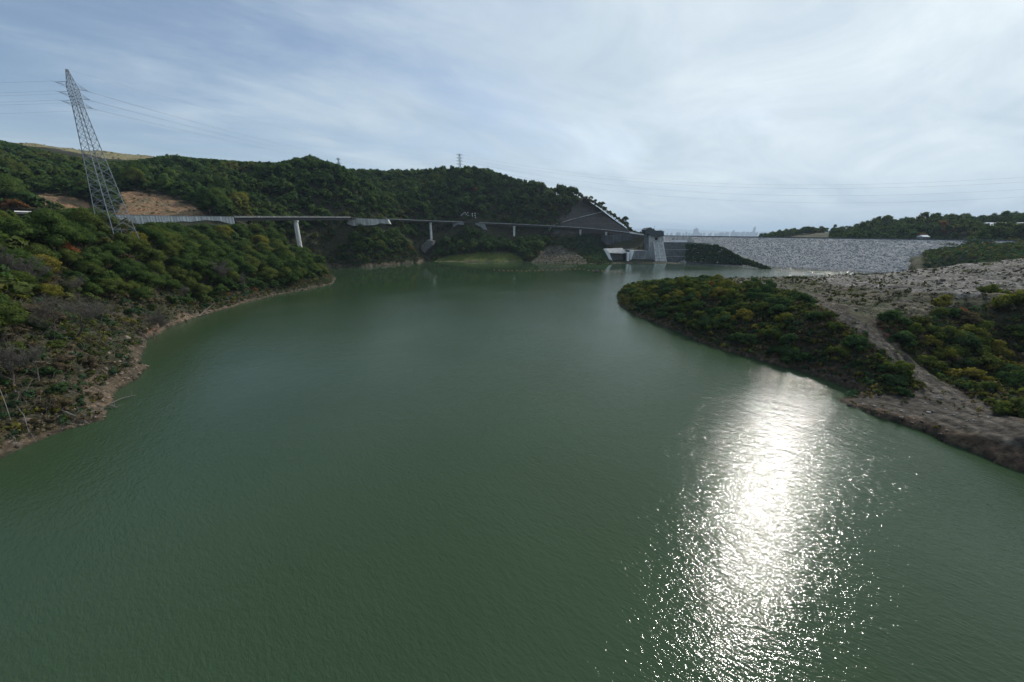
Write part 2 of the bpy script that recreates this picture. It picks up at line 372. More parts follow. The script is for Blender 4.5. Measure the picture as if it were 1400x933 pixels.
# small mounds / ruts of the graded spoil, real relief
bump = np.where(G['spoil'] | G['scrub'], .55*np.abs(fbm(GX/2.6, GY/2.6, 141, 3)), 0)+np.where(G['track'], .34*np.abs(fbm(GX/1.8, GY/1.8, 5, 3)), 0)+np.where(G['ramp'], .5*np.abs(fbm(GX/1.5, GY/1.5, 6, 3)), 0)
row = np.where(G['spoil'] | G['scrub'], .35*np.sin((GX*.55+GY*.83)*1.15+2.5*fbm(GX/14, GY/14, 143, 2)), 0)
GZ2 = GZ+bump+row+np.where(G['track'], -.25*rut, 0)
tint *= np.where(G['spoil'] | G['scrub'], 1+.22*np.clip(row/.35*.5+fbm(GX/1.7, GY/1.7, 147, 3), -1, 1), 1)[..., None]
nr, na = GX.shape
idx = np.arange(nr*na).reshape(nr, na)
FQ = np.stack([idx[:-1, :-1], idx[:-1, 1:], idx[1:, 1:], idx[1:, :-1]], -1).reshape(-1, 4)
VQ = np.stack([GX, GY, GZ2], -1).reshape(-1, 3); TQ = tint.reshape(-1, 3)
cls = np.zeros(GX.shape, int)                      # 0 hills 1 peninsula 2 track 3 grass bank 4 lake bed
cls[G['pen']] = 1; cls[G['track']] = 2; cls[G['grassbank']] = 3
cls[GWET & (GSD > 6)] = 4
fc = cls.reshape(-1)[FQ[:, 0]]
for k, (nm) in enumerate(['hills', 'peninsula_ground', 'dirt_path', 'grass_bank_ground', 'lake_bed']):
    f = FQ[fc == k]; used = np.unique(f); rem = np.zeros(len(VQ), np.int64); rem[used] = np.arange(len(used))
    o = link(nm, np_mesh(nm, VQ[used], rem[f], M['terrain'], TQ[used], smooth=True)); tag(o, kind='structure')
tag(bpy.data.objects['hills'], 'steep wooded hills of brown soil around the reservoir')
tag(bpy.data.objects['peninsula_ground'], 'grey and brown graded spoil ground of the low peninsula')
tag(bpy.data.objects['dirt_path'], 'rutted dirt track running down the peninsula to the spit')
# ------------------------------------------------------------------ far plain, far mountains, city
mb = MB(); R0 = 1150
rings = [[(r*math.sin(a), r*math.cos(a), -62.0) for a in np.radians(np.linspace(-180, 180, 49))] for r in (R0, 3000, 9000, 42000)]
mb.strip(rings)
M['plain'] = simple('far_plain', (.10, .12, .11), .95, .5, .0012)
tag(mb.build('ground', M['plain']), 'flat hazy plain beyond the dam', kind='structure')
mb = MB(); top = []; bot = []; bk = []
for i in range(160):
    a = math.radians(-50+100*i/159); r = 30000
    h = 250+140*float(fbm(np.array([i/14.]), np.array([2.]), 5, 5)[0])+(180*math.exp(-((i-112)/12)**2))*1.0
    bot.append((r*math.sin(a), r*math.cos(a), -62)); top.append(((r+2500)*math.sin(a), (r+2500)*math.cos(a), max(h, -40))); bk.append(((r+6000)*math.sin(a), (r+6000)*math.cos(a), -62))
mb.strip([bot, top, bk])
tag(mb.build('mountains', simple('far_mountain', (.06, .08, .07), .95, .3, .0006)), 'faint far mountains on the horizon', kind='structure')
mb = MB(); r_ = random.Random(3)
for i in range(260):
    px = r_.choice([r_.uniform(905, 1060), r_.uniform(985, 1035), r_.uniform(1118, 1160), r_.uniform(870, 1400)]); D = r_.uniform(11000, 15000)
    x = xat(px, D); w = r_.uniform(20, 60); h = r_.uniform(25, 80)*(1.8 if r_.random() < .15 else 1)
    mb.box(x, x+w, D, D+w, -62, -62+80+h)
M['city'] = simple('city_block', (.25, .27, .3), .8, .2, .01)
tag(mb.build('distant_city', M['city']), 'faint hazy skyline of a far city beyond the dam crest', 'city', kind='stuff')
for px, h, w, lb in ((952, 260, 110, 'pale twin-sided tower standing alone on the far skyline'), (1031, 300, 50, 'thin tall tower at the right end of the far skyline')):
    D = 12000; x = xat(px, D); t = empty('tower_block', (x, D, -62)); tag(t, lb, 'tower')
    b = MB(); b.box(-w/2, w/2, 0, w, 0, h); b.build('wall', M['city'], t); b = MB(); b.box(-w/6, w/6, w*.2, w*.5, h, h+30); b.build('roof', M['city'], t)
# ------------------------------------------------------------------ water
def water_mat():
    m, nt = mat('reservoir_water'); P = pos(nt); p = nt.p
    big = nt.noise(P, .02, 3, .5)
    col = nt.mix(nt.ramp(big, .3, .7), (.028, .053, .023), (.037, .064, .031))
    nt.to(col, p.inputs['Base Color']); p.inputs['IOR'].default_value = 1.333; p.inputs['Specular IOR Level'].default_value = .40
    s0 = nt.new('ShaderNodeSeparateXYZ'); nt.to(P, s0.inputs[0])
    def wavevec(az, ku, kv, warp=0):
        sa, ca = math.sin(math.radians(az)), math.cos(math.radians(az)); c_ = nt.new('ShaderNodeCombineXYZ')
        u = nt.math('ADD', nt.math('MULTIPLY', s0.outputs[0], sa*ku), nt.math('MULTIPLY', s0.outputs[1], ca*ku)); v = nt.math('ADD', nt.math('MULTIPLY', s0.outputs[0], ca*kv), nt.math('MULTIPLY', s0.outputs[1], -sa*kv))
        nt.to(u, c_.inputs[0]); nt.to(v, c_.inputs[1]); return c_.outputs[0]
    w1 = nt.noise(wavevec(38, 2.3, .88), 1.0, 3, .62, .25); w2 = nt.noise(wavevec(50, .5, .3), 1.0, 2, .5, .2); w3 = nt.noise(wavevec(32, 5.6, 3.0), 1.0, 2, .5)
    sx = nt.new('ShaderNodeSeparateXYZ'); nt.to(P, sx.inputs[0])
    # calm sheltered water under the hills, rippled in the open
    calm = nt.new('ShaderNodeMapRange'); calm.interpolation_type = 'SMOOTHSTEP'
    nt.to(nt.math('ADD', sx.outputs[1], nt.math('ADD', nt.math('MULTIPLY', nt.noise(P, .012, 3), 90), nt.math('MULTIPLY', sx.outputs[0], -.55))), calm.inputs[0])
    calm.inputs[1].default_value = 290; calm.inputs[2].default_value = 400; calm.inputs[3].default_value = 1.0; calm.inputs[4].default_value = .07
    nt.to(nt.math('ADD', nt.math('MULTIPLY', calm.outputs[0], .045), .035), p.inputs['Roughness'])
    gust = nt.ramp(nt.noise(P, .016, 3, .5, .5), .3, .7, (.55,)*3, (1.15,)*3)
    h = nt.math('ADD', nt.math('MULTIPLY', w1, .50), nt.math('ADD', nt.math('MULTIPLY', w2, .42), nt.math('MULTIPLY', w3, .13)))
    gx_ = nt.new('ShaderNodeMapRange'); gx_.interpolation_type = 'SMOOTHSTEP'; nt.to(nt.math('ADD', nt.math('MULTIPLY', sx.outputs[0], .8), nt.math('MULTIPLY', sx.outputs[1], .25)), gx_.inputs[0])
    gx_.inputs[1].default_value = 255; gx_.inputs[2].default_value = 300; gx_.inputs[3].default_value = 1; gx_.inputs[4].default_value = 1.9      # breeze below the dam
    h = nt.math('MULTIPLY', nt.math('MULTIPLY', h, gx_.outputs[0]), nt.math('MULTIPLY', calm.outputs[0], gust))
    b = nt.new('ShaderNodeBump'); b.inputs['Distance'].default_value = .235; b.inputs['Strength'].default_value = 1.0
    nt.to(h, b.inputs['Height']); nt.to(b.outputs[0], p.inputs['Normal'])
    return m
mb = MB(); mb.add([(x, y, 0) for x, y in ((-700, -400), (700, -400), (700, 640), (-700, 640))], [(0, 1, 2, 3)])
tag(mb.build('water', water_mat()), 'green rippled water of the reservoir', kind='structure')
# ------------------------------------------------------------------ vegetation
def quad_cloud(points, normals, size, seed, aspect=1.5):
    r = np.random.default_rng(seed); n_ = len(points)
    nn = normals+r.normal(0, .55, (n_, 3)); nn /= np.linalg.norm(nn, axis=1, keepdims=True)+1e-9
    t = r.normal(0, 1, (n_, 3)); t -= (t*nn).sum(1, keepdims=True)*nn; t /= np.linalg.norm(t, axis=1, keepdims=True)+1e-9
    b = np.cross(nn, t); s = (size*r.uniform(.6, 1.35, (n_, 1)))
    V = np.stack([points-t*s*.5*aspect, points-b*s*.45+nn*s*.12, points+t*s*.5*aspect, points+b*s*.45+nn*s*.08], 1)
    return V
ICO = None
def ico():
    global ICO
    if ICO is None:
        bm = bmesh.new(); bmesh.ops.create_icosphere(bm, subdivisions=1, radius=1); 
        ICO = (np.array([v.co for v in bm.verts]), np.array([[v.index for v in f.verts] for f in bm.faces])); bm.free()
    return ICO
def crown_arrays(seed, R=1.0, Hc=1.1, lobes=14, nleaf=900, size=.1, flat=.75, core=True, droop=0):
    """crown of unit radius, base at z=0, top at about Hc*1.6"""
    r = np.random.default_rng(seed); C = []; Rr = []
    for i in range(lobes):
        a = r.uniform(0, 2*math.pi); q = math.sqrt((i+.5)/lobes); zz = Hc*(.35+.95*(1-q*q)**.5*r.uniform(.7, 1.08))
        rad = r.uniform(.26, .42)
        rho = q*(1-rad*.55); C.append((rho*math.cos(a)*r.uniform(.9, 1.15), rho*math.sin(a)*r.uniform(.9, 1.15), zz-.2*q)); Rr.append(rad)
    C = np.array(C); Rr = np.array(Rr)
    w = Rr**2; pick = r.choice(lobes, nleaf, p=w/w.sum())
    d = r.normal(0, 1, (nleaf, 3)); d[:, 2] += .35; d /= np.linalg.norm(d, axis=1, keepdims=True)
    rad = Rr[pick][:, None]*(1+.16*r.normal(0, 1, (nleaf, 1)))
    P = C[pick]+d*rad*np.array([1, 1, flat])
    V = quad_cloud(P, d, size, seed+5)
    ax = P-np.array([0, 0, Hc*.55]); ax /= np.linalg.norm(ax, axis=1, keepdims=True)+1e-9
    N = d*.62+ax*.38+r.normal(0, .16, d.shape); N /= np.linalg.norm(N, axis=1, keepdims=True)
    global LASTN; LASTN = np.repeat(N, 4, 0)
    cores = []
    if core:
        iv, jf = ico()
        for c, q in zip(C, Rr):
            cores.append((iv*(1+.25*r.normal(0, 1, (len(iv), 1)))*q*.72*np.array([1, 1, flat])+c))
    return V*R, [c*R for c in cores]
def crown_mesh(name, seed, mat_, **kw):
    V, cores = crown_arrays(seed, **kw); n_ = len(V)
    Vs = [V.reshape(-1, 3)]; Ns = [LASTN]; q = np.arange(n_*4).reshape(-1, 4)
    tri = np.concatenate([q[:, [0, 1, 2]], q[:, [0, 2, 3]]]); Fs = [tri]; b = n_*4
    for c in cores:
        Vs.append(c); Ns.append(ico()[0]); Fs.append(ico()[1]+b); b += len(c)
    me = np_mesh(name, np.concatenate(Vs), np.concatenate(Fs), mat_, nrm=np.concatenate(Ns))
    return me
LM = {
 'ever': leaf_mat('leaf_evergreen', (.046, .082, .028), (.078, .118, .036)),
 'olive': leaf_mat('leaf_olive', (.078, .108, .032), (.115, .135, .038)),
 'yellow': leaf_mat('leaf_yellow_green', (.15, .16, .035), (.19, .16, .04)),
 'rust': leaf_mat('leaf_rust', (.20, .085, .045), (.26, .10, .05)),
 'teal': leaf_mat('leaf_bluish', (.045, .085, .036), (.07, .115, .05)),
 'dry': leaf_mat('leaf_dry', (.115, .09, .065), (.15, .12, .075)),
 'mass': leaf_mat('leaf_mass', (0, 0, 0), (0, 0, 0), attr=True),
}
def trunk_mesh(name, h, r0, seed, mat_=None, crown_h=1):
    r = random.Random(seed); mb = MB(); p = Vector((0, 0, -1.0)); d = Vector((r.uniform(-.12, .12), r.uniform(-.12, .12), 1))
    pts = [p.copy()]
    for i in range(4):
        p = p+d*(h/4); d = (d+Vector((r.uniform(-.15, .15), r.uniform(-.15, .15), 0))).normalized(); pts.append(p.copy())
    for i in range(4): mb.bar(pts[i], pts[i+1], r0*(1-i*.2), r0*(1-(i+1)*.2), 6)
    for i in range(6):
        b = pts[2+i % 3]; a = r.uniform(0, 6.28); e = b+Vector((math.cos(a)*h*.35, math.sin(a)*h*.35, h*.3*r.uniform(.6, 1.2)))
        mb.bar(b, e, r0*.4, r0*.12, 5)
    return mb.mesh(name, mat_ or M['bark'])
# prototypes: unit crowns (radius 1) are scaled when placed
PROTO = {}
def tree_proto(key, leaf, seed, tall=1.0, nleaf=4200, size=.068, lobes=18, dead=False):
    cm = crown_mesh('crown', seed, LM[leaf], Hc=1.05*tall, lobes=lobes, nleaf=nleaf, size=size)
    tm = trunk_mesh('trunk', 1.6*tall, .055, seed)
    PROTO.setdefault(key, []).append((cm, tm))
for i in range(4): tree_proto('ever', 'ever', 100+i, 1.1)
for i in range(3): tree_proto('olive', 'olive', 110+i, 1.0)
for i in range(2): tree_proto('yellow', 'yellow', 120+i, 1.0)
for i in range(1): tree_proto('rust', 'rust', 130+i, .9, nleaf=2000)
for i in range(2): tree_proto('conifer', 'ever', 140+i, 1.9, nleaf=2600, lobes=18)
for i in range(3): tree_proto('shrub_green', 'teal', 150+i, .7, nleaf=1200, size=.125, lobes=9)
for i in range(2): tree_proto('shrub_olive', 'olive', 160+i, .7, nleaf=1200, size=.125, lobes=9)
for i in range(2): tree_proto('shrub_yellow', 'yellow', 170+i, .7, nleaf=1200, size=.125, lobes=9)
for i in range(2): tree_proto('shrub_rust', 'rust', 180+i, .7, nleaf=1200, size=.125, lobes=8)
for i in range(2): tree_proto('shrub_dry', 'dry', 190+i, .75, nleaf=1200, size=.125, lobes=9)
def place_tree(name, key, x, y, z, R, hs, rz, label, cat, group, k):
    cm, tm = PROTO[key][k % len(PROTO[key])]
    t = empty(name, (x, y, z), rz); t.scale = (R, R, R*hs); tag(t, label, cat, group)
    c = link('crown', cm, t); c.location = (0, 0, .45 if not name.startswith('shrub') else -.15)
    link('trunk', tm, t)
    return t
# front silhouette of the vegetation standing before the road: (px, highest py)
LIM = np.array([(-200, 286), (0, 288), (18, 289), (22, 297), (45, 299), (52, 287), (70, 289), (88, 291), (95, 287), (120, 284), (150, 290), (157, 310), (185, 318), (200, 307), (240, 305), (260, 309), (318, 307), (330, 306), (378, 310), (388, 330), (398, 337), (420, 337), (436, 341), (450, 346),
                (456, 335), (470, 318), (480, 308), (500, 303), (515, 302), (530, 306), (548, 318), (565, 340), (576, 357), (586, 356), (600, 330), (622, 316), (640, 309), (655, 316), (690, 325), (700, 330), (715, 322), (730, 320), (750, 324), (765, 318), (800, 322), (820, 332), (832, 345), (838, 361)])
RD = np.array([(-200, 200), (20, 245), (90, 275), (160, 304), (320, 330), (480, 455), (530, 505), (590, 560), (640, 588), (700, 592), (800, 588), (885, 572)])
def jitter_grid(x0, x1, y0, y1, s, seed):
    r = np.random.default_rng(seed)
    gx, gy = np.meshgrid(np.arange(x0, x1, s), np.arange(y0, y1, s)); gx = gx+r.uniform(-.45, .45, gx.shape)*s; gy = gy+r.uniform(-.45, .45, gy.shape)*s
    return gx.ravel(), gy.ravel()
def terr(gx, gy):
    z, sd, wet = ground(gx, gy); px, py = proj(gx, gy, z); return z, sd, wet, px, py, region(px, py, gx, gy, sd)
# line-of-sight test against the land
AZI = TH; 
def hidden(x, y, z):
    """highest elevation angle of the ground in front of the point, by azimuth"""
    a = np.arctan2(x, y); r = np.hypot(x, y)
    ia = np.clip(np.searchsorted(TH, a), 0, na-1); ir = np.clip(np.searchsorted(RR, r-6), 0, nr-1)
    return (z-CH)/r < ELMAX[ir, ia]-.002
EL = (GZ-CH)/RG; ELMAX = np.maximum.accumulate(EL, 0)
trees = []     # x y z R hs kind-class px py D
def cand(x0, x1, y0, y1, s, seed):
    gx, gy = jitter_grid(x0, x1, y0, y1, s, seed); a = np.degrees(np.arctan2(gx, gy)); k = (a > -66) & (a < 62); gx, gy = gx[k], gy[k]
    z, sd, wet, px, py, g = terr(gx, gy); return gx, gy, z, sd, wet, px, py, g
bad = lambda g: g['orange'] | g['meadow'] | g['grassbank'] | g['mound'] | g['cut'] | g['pen']
# (a) near left bank and headlands
gx, gy, z, sd, wet, px, py, g = cand(-420, 60, 20, 580, 5.6, 1)
roadD = np.interp(px, RD[:, 0], RD[:, 1]); lim = np.interp(px, LIM[:, 0], LIM[:, 1])
rr = np.random.default_rng(21)
wv = fbm(gx/22, gy/22, 301, 3); occupied = []
for i in np.nonzero(~wet & ~bad(g) & (gy < roadD-7) & (px > -160) & (px < 838))[0]:
    if np.hypot(gx[i]+182, gy[i]-170) < 4: continue
    near = gy[i] < 330 and px[i] < 470
    open_lo = 8+8*wv[i] if near else 5
    if sd[i] < open_lo: continue
    if near and px[i] < 210 and sd[i] < 20+14*wv[i] and py[i] > 425: continue
    R = rr.uniform(2.9, 5.2) if rr.random() < .75 else rr.uniform(5.4, 7.4); hs = rr.uniform(.85, 1.15)
    if sd[i] < open_lo+8: R *= .72
    if np.hypot(gx[i], gy[i]) < 135: R = min(R, 4.6)
    ok = True
    for _ in range(5):
        tp = proj(gx[i], gy[i], z[i]+R*hs*1.95)[1]
        if tp >= lim[i]-1.5: break
        R *= .82
    else: ok = False
    if R < 1.3: ok = False
    if ok: trees.append((gx[i], gy[i], z[i], R, hs, 0, px[i], py[i], sd[i]))
# (b) hills behind the road
gx, gy, z, sd, wet, px, py, g = cand(-900, 140, 240, 860, 7.4, 2)
roadD = np.interp(px, RD[:, 0], RD[:, 1]); hid = hidden(gx, gy, z+9)
wv = fbm(gx/40, gy/40, 311, 3)
SIL = np.array([(-200, 180), (0, 191), (60, 205), (100, 214), (140, 220), (180, 221), (230, 212), (262, 216), (330, 221), (380, 223), (402, 217), (425, 213), (450, 221), (480, 231), (520, 232), (580, 231), (612, 227), (640, 227), (665, 230), (700, 242), (740, 249), (780, 254), (800, 262), (812, 272)])
meadow_edge = (gy > 600) & (px < 235)
for i in np.nonzero(~wet & ~bad(g) & (gy > roadD+9) & (px > -120) & (px < 812) & ~hid)[0]:
    if meadow_edge[i] : continue
    if px[i] > 798 and gy[i] > 650: continue
    R = (rr.uniform(3.4, 5.8) if rr.random() < .72 else rr.uniform(6.5, 9.5))+1.8*wv[i]; hs = rr.uniform(.8, 1.25)
    if abs(gy[i]-roadD[i]) < 18: R *= .7
    sl = np.interp(px[i], SIL[:, 0], SIL[:, 1]); ok = False
    for _ in range(6):
        if proj(gx[i], gy[i], z[i]+R*hs*1.75)[1] >= sl: ok = True; break
        R *= .8
    if not ok: continue
    trees.append((gx[i], gy[i], z[i], R, hs, 1, px[i], py[i], sd[i]))
# (c) right-hand hills beyond the dam
gx, gy, z, sd, wet, px, py, g = cand(230, 900, 300, 900, 6.6, 3)
crest_n = np.array([.755, .655]); sdam = (gx-DAM_L[0])*.752+(gy-DAM_L[1])*.66
for i in np.nonzero(~wet & ~g['pen'] & (px > 1020) & (px < 1480))[0]:
    X, D = gx[i], gy[i]
    t = ((X-DAM_L[0])*200-(D-DAM_L[1])*228)/91984.; off = ((X-DAM_L[0])*228+(D-DAM_L[1])*200)/303.3
    if px[i] < 1135:
        if not (690 < D < 800 and 1036 < px[i] < 1128): continue
        R = rr.uniform(3.5, 5); hs = 1.0
    else:
        if t < 1.02 and off < 42: continue
        if D < 415 and not (px[i] > 1300 and py[i] < 330): continue
        if 1225 < px[i] < 1325 and D < 465: continue
        if hidden(np.array([X]), np.array([D]), np.array([z[i]+14]))[0]: continue
        R = rr.uniform(3.0, 6.2); hs = rr.choice([.9, 1.15, 1.6], p=[.5, .3, .2])
        if px[i] > 1335 and D < 492:
            if z[i] > 38+11*D/500: continue
            if proj(X, D, z[i]+R*hs*1.7)[1] < 310: R *= .45
            if proj(X, D, z[i]+R*hs*1.7)[1] < 309.5: continue
        if proj(X, D, z[i]+R*hs*1.7)[1] < np.interp(px[i], [1135, 1160, 1200, 1250, 1290, 1340, 1400], [322, 315, 302, 297, 300, 300, 296])-(4 if rr.random() < .12 else 0): R *= .6
    trees.append((X, D, z[i], R, hs, 2, px[i], py[i], sd[i]))
T = np.array(trees)
print('trees', len(T), [int((T[:, 5] == k).sum()) for k in (0, 1, 2)])
dist = np.sqrt(T[:, 0]**2+T[:, 1]**2+(T[:, 2]-CH)**2)
tpx, tpy = proj(T[:, 0], T[:, 1], T[:, 2]+T[:, 3])
show = T[:, 3]/dist*np.where((tpx > -5) & (tpx < 1405), 1, .01)*np.where(T[:, 5] == 0, 1.3, 1)
order = np.argsort(-show); indiv = order[:290]; rest = order[290:]
MIX0 = ['ever', 'ever', 'ever', 'olive', 'olive', 'ever', 'olive', 'yellow']
LBL = {'ever': 'dense dark green broadleaf tree', 'olive': 'olive green rounded broadleaf tree', 'yellow': 'yellowing bright green broadleaf tree', 'rust': 'rust brown autumn tree', 'conifer': 'tall dark conifer'}
def where_lbl(t):
    if t[5] == 1: return 'in the wood above the road'
    if t[5] == 2: return 'in the wood beyond the right end of the dam'
    if t[1] > 420: return 'on the wooded headland below the viaduct'
    if t[8] < 28: return 'on the left bank just above the brushy shore'
    if t[6] < 170: return 'in the thick wood on the left bank before the pylon'
    return 'on the left bank below the concrete retaining wall'
for n_, i in enumerate(indiv):
    t = T[i]; c = fbm(np.array([t[0]/25]), np.array([t[1]/25]), 401, 3)[0]; u = rr.random()
    key = 'ever' if u+c*.9 < .62 else ('olive' if u+c*.9 < 1.14 else 'yellow')
    if u > .988: key = 'rust'
    place_tree({'ever': 'broadleaf_tree', 'olive': 'broadleaf_tree', 'yellow': 'broadleaf_tree', 'rust': 'autumn_tree'}[key], key, t[0], t[1], t[2], t[3], t[4], rr.uniform(0, 6.28),
               LBL[key]+' '+where_lbl(t), 'tree', LBL[key]+'s '+where_lbl(t), n_)
# the rest of the wood: one mass built of leaf clumps
tmpl = []
for i in range(6):
    V, cores = crown_arrays(500+i, lobes=12, nleaf=240, size=.20, Hc=1.15); tmpl.append((V, cores, LASTN))
for i in range(2):
    V, cores = crown_arrays(540+i, lobes=14, nleaf=240, size=.19, Hc=2.0); tmpl.append((V, cores, LASTN))
def mass(rows, name, label, seed=9, pal=None):
    r = np.random.default_rng(seed); VV = []; FF = []; CC = []; NN = []; b = 0; icf = ico()[1]; nv = len(ico()[0])
    for t in rows:
        far = t[5] == 2
        V, cores, NQ = tmpl[int(r.integers(0, 6)) if not (far and r.random() < .45) else int(r.integers(6, 8))]
        a = r.uniform(0, 6.28); ca, sa = math.cos(a), math.sin(a); Rm = np.array([[ca, -sa, 0], [sa, ca, 0], [0, 0, 1]])
        sc = np.array([t[3]*r.uniform(.9, 1.1), t[3]*r.uniform(.9, 1.1), t[3]*t[4]])
        off = np.array([t[0], t[1], t[2]+t[3]*.25])
        Q = (V.reshape(-1, 3)*sc)@Rm.T+off; n4 = len(Q)
        NN.append(NQ@Rm.T); q = np.arange(n4).reshape(-1, 4)+b; VV.append(Q); FF.append(q[:, [0, 1, 2]]); FF.append(q[:, [0, 2, 3]]); b += n4
        cn = n4
        for c in cores:
            VV.append((c*sc)@Rm.T+off); NN.append(ico()[0]); FF.append(icf+b); b += nv; cn += nv
        c0 = fbm(np.array([t[0]/45]), np.array([t[1]/45]), 405, 3)[0]+r.normal(0, .24)
        base = np.array([.056, .098, .036]) if c0 < .05 else (np.array([.080, .122, .040]) if c0 < .32 else (np.array([.085, .11, .038]) if c0 < .65 else np.array([.12, .125, .042])))
        if r.random() < .003: base = np.array([.20, .10, .045])
        base = base*r.uniform(.85, 1.2)
        CC.append(np.tile(base, (cn, 1)))
    me = np_mesh(name, np.concatenate(VV), np.concatenate(FF), LM['mass'], np.concatenate(CC), nrm=np.concatenate(NN))
    return link(name, me)
o = mass([T[i] for i in rest if T[i][5] == 1 or T[i][5] == 0], 'woods', ''); tag(o, 'unbroken mass of dark green woods covering the hills behind the road', 'woods', kind='stuff')
rr2 = [T[i] for i in rest if T[i][5] == 2]
if rr2: o = mass(rr2, 'far_woods', '', 10); tag(o, 'low dark woods beyond the right end of the dam', 'woods', kind='stuff')
# shrubs -----------------------------------------------------------
shr = []
gx, gy, z, sd, wet, px, py, g = cand(40, 330, 60, 300, 3.0, 4)
wv = fbm(gx/9, gy/9, 321, 3)
for i in np.nonzero(~wet & (g['bank'] | g['gully'] | g['ramp']) & ~g['track'] & (px < 1460) & (sd > 1.8))[0]:
    bk = g['bank'][i]
    if g['ramp'][i] and (rr.random() > .10): continue
    if bk and (rr.random() < .12-.5*wv[i] or sd[i] < 1.6+1.5*wv[i]): continue
    if g['gully'][i] and rr.random() < .42-.9*wv[i]: continue
    R = (rr.uniform(.8, 1.9) if rr.random() < .6 else rr.uniform(2.0, 3.5))*(1 if bk else 1.05)
    if g['ramp'][i]: R *= .45
    u = rr.random()+.4*wv[i]
    if bk: key = 'shrub_green' if u < .62 else 'shrub_olive' if u < .93 else 'shrub_yellow'
    else: key = 'shrub_olive' if u < .45 else 'shrub_green' if u < .7 else 'shrub_dry' if u < .85 else 'shrub_yellow'
    if bk and px[i] < 1010 and py[i] < 415 and rr.random() < .4: key = rr.choice(['shrub_rust', 'shrub_yellow', 'shrub_olive'], p=[.02, .13, .85]); R *= 1.1
    if not bk and rr.random() < .025: key = 'shrub_rust'
    shr.append((gx[i], gy[i], z[i], R, key, 'bank' if bk else ('gully' if g['gully'][i] else 'ramp')))
for (a, b, zz, R, key) in ((972, 380, 8.5, 3.4, 'shrub_olive'), (1000, 384, 10, 2.0, 'shrub_rust'), (1015, 383, 10, 1.3, 'shrub_yellow'), (1370, 465, 8, 4.2, 'shrub_yellow'), (1330, 468, 8, 3.6, 'shrub_olive'), (1308, 455, 9.5, 2.8, 'shrub_rust'),
                           (1280, 447, 10, 3, 'shrub_yellow'), (1390, 425, 14, 3.4, 'shrub_olive'), (1345, 432, 12.5, 3.2, 'shrub_olive'), (1240, 470, 8, 2.4, 'shrub_olive'), (1300, 500, 4.5, 2.4, 'shrub_dry')):
    w = wz(a, b, zz); gz = float(ground(np.array([w[0]]), np.array([w[1]]))[0][0]); shr.append((w[0], w[1], gz, R, key, 'big'))
gx, gy, z, sd, wet, px, py, g = cand(-330, -20, 20, 420, 3.1, 5)
wv = fbm(gx/10, gy/10, 331, 3)
for i in np.nonzero(~wet & ~g['pen'] & ~bad(g) & (px > -60) & (px < 470) & (sd > 2.2) & (sd < 42))[0]:
    if rr.random() < .05+.4*wv[i]+(.35 if sd[i] < 4 else 0): continue
    R = rr.uniform(1.0, 2.4)*(.6 if sd[i] < 5 else 1)
    u = rr.random(); key = 'shrub_dry' if u < .30 else 'shrub_olive' if u < .58 else 'shrub_green' if u < .93 else 'shrub_yellow'
    if px[i] > 300 and rr.random() < .12: key = 'shrub_rust'
    shr.append((gx[i], gy[i], z[i], R, key, 'left'))
gx, gy, z, sd, wet, px, py, g = cand(-250, 170, 360, 610, 3.4, 51)
roadD = np.interp(px, RD[:, 0], RD[:, 1]); lim = np.interp(px, LIM[:, 0], LIM[:, 1])
for i in np.nonzero(~wet & ~g['grassbank'] & ~g['mound'] & ~g['cut'] & (px > 400) & (px < 838) & (sd > 2) & (gy < roadD-3))[0]:
    R = rr.uniform(1.6, 3.2)
    if proj(gx[i], gy[i], z[i]+R*1.4)[1] < lim[i]-.5: R *= .5
    if proj(gx[i], gy[i], z[i]+R*1.4)[1] < lim[i]-.5: continue
    u = rr.random(); shr.append((gx[i], gy[i], z[i], R, 'shrub_green' if u < .6 else 'shrub_olive' if u < .85 else 'shrub_dry', 'left'))
SH = np.array([s[:4] for s in shr]); dd = np.sqrt(SH[:, 0]**2+SH[:, 1]**2+(SH[:, 2]-CH)**2)
print('shrubs', len(shr))
so = np.argsort(-SH[:, 3]/dd*np.array([8. if s[5] == 'big' else 1. for s in shr]))
SL = {'shrub_green': 'dense green shrub', 'shrub_olive': 'olive green shrub', 'shrub_yellow': 'yellow green shrub', 'shrub_rust': 'rust red autumn shrub', 'shrub_dry': 'dry grey brown shrub'}
WL = {'bank': 'on the shaded bank at the edge of the peninsula', 'gully': 'in the shaded gully beside the dirt track', 'ramp': 'on the dark earth bank of the spit', 'big': 'standing out above its neighbours on the peninsula', 'left': 'on the brushy lower slope of the left shore'}
for n_, i in enumerate(so[:290]):
    s = shr[i]; place_tree('shrub', s[4], s[0], s[1], s[2], s[3], rr.uniform(.8, 1.2), rr.uniform(0, 6.28), SL[s[4]]+' '+WL[s[5]], 'shrub', SL[s[4]]+'s '+WL[s[5]], n_)
SC = {'tuft': (.042, .042, .026), 'net': (.02, .10, .07), 'shrub_green': (.045, .085, .045), 'shrub_olive': (.085, .10, .035), 'shrub_yellow': (.16, .15, .04), 'shrub_rust': (.2, .09, .045), 'shrub_dry': (.13, .105, .07)}
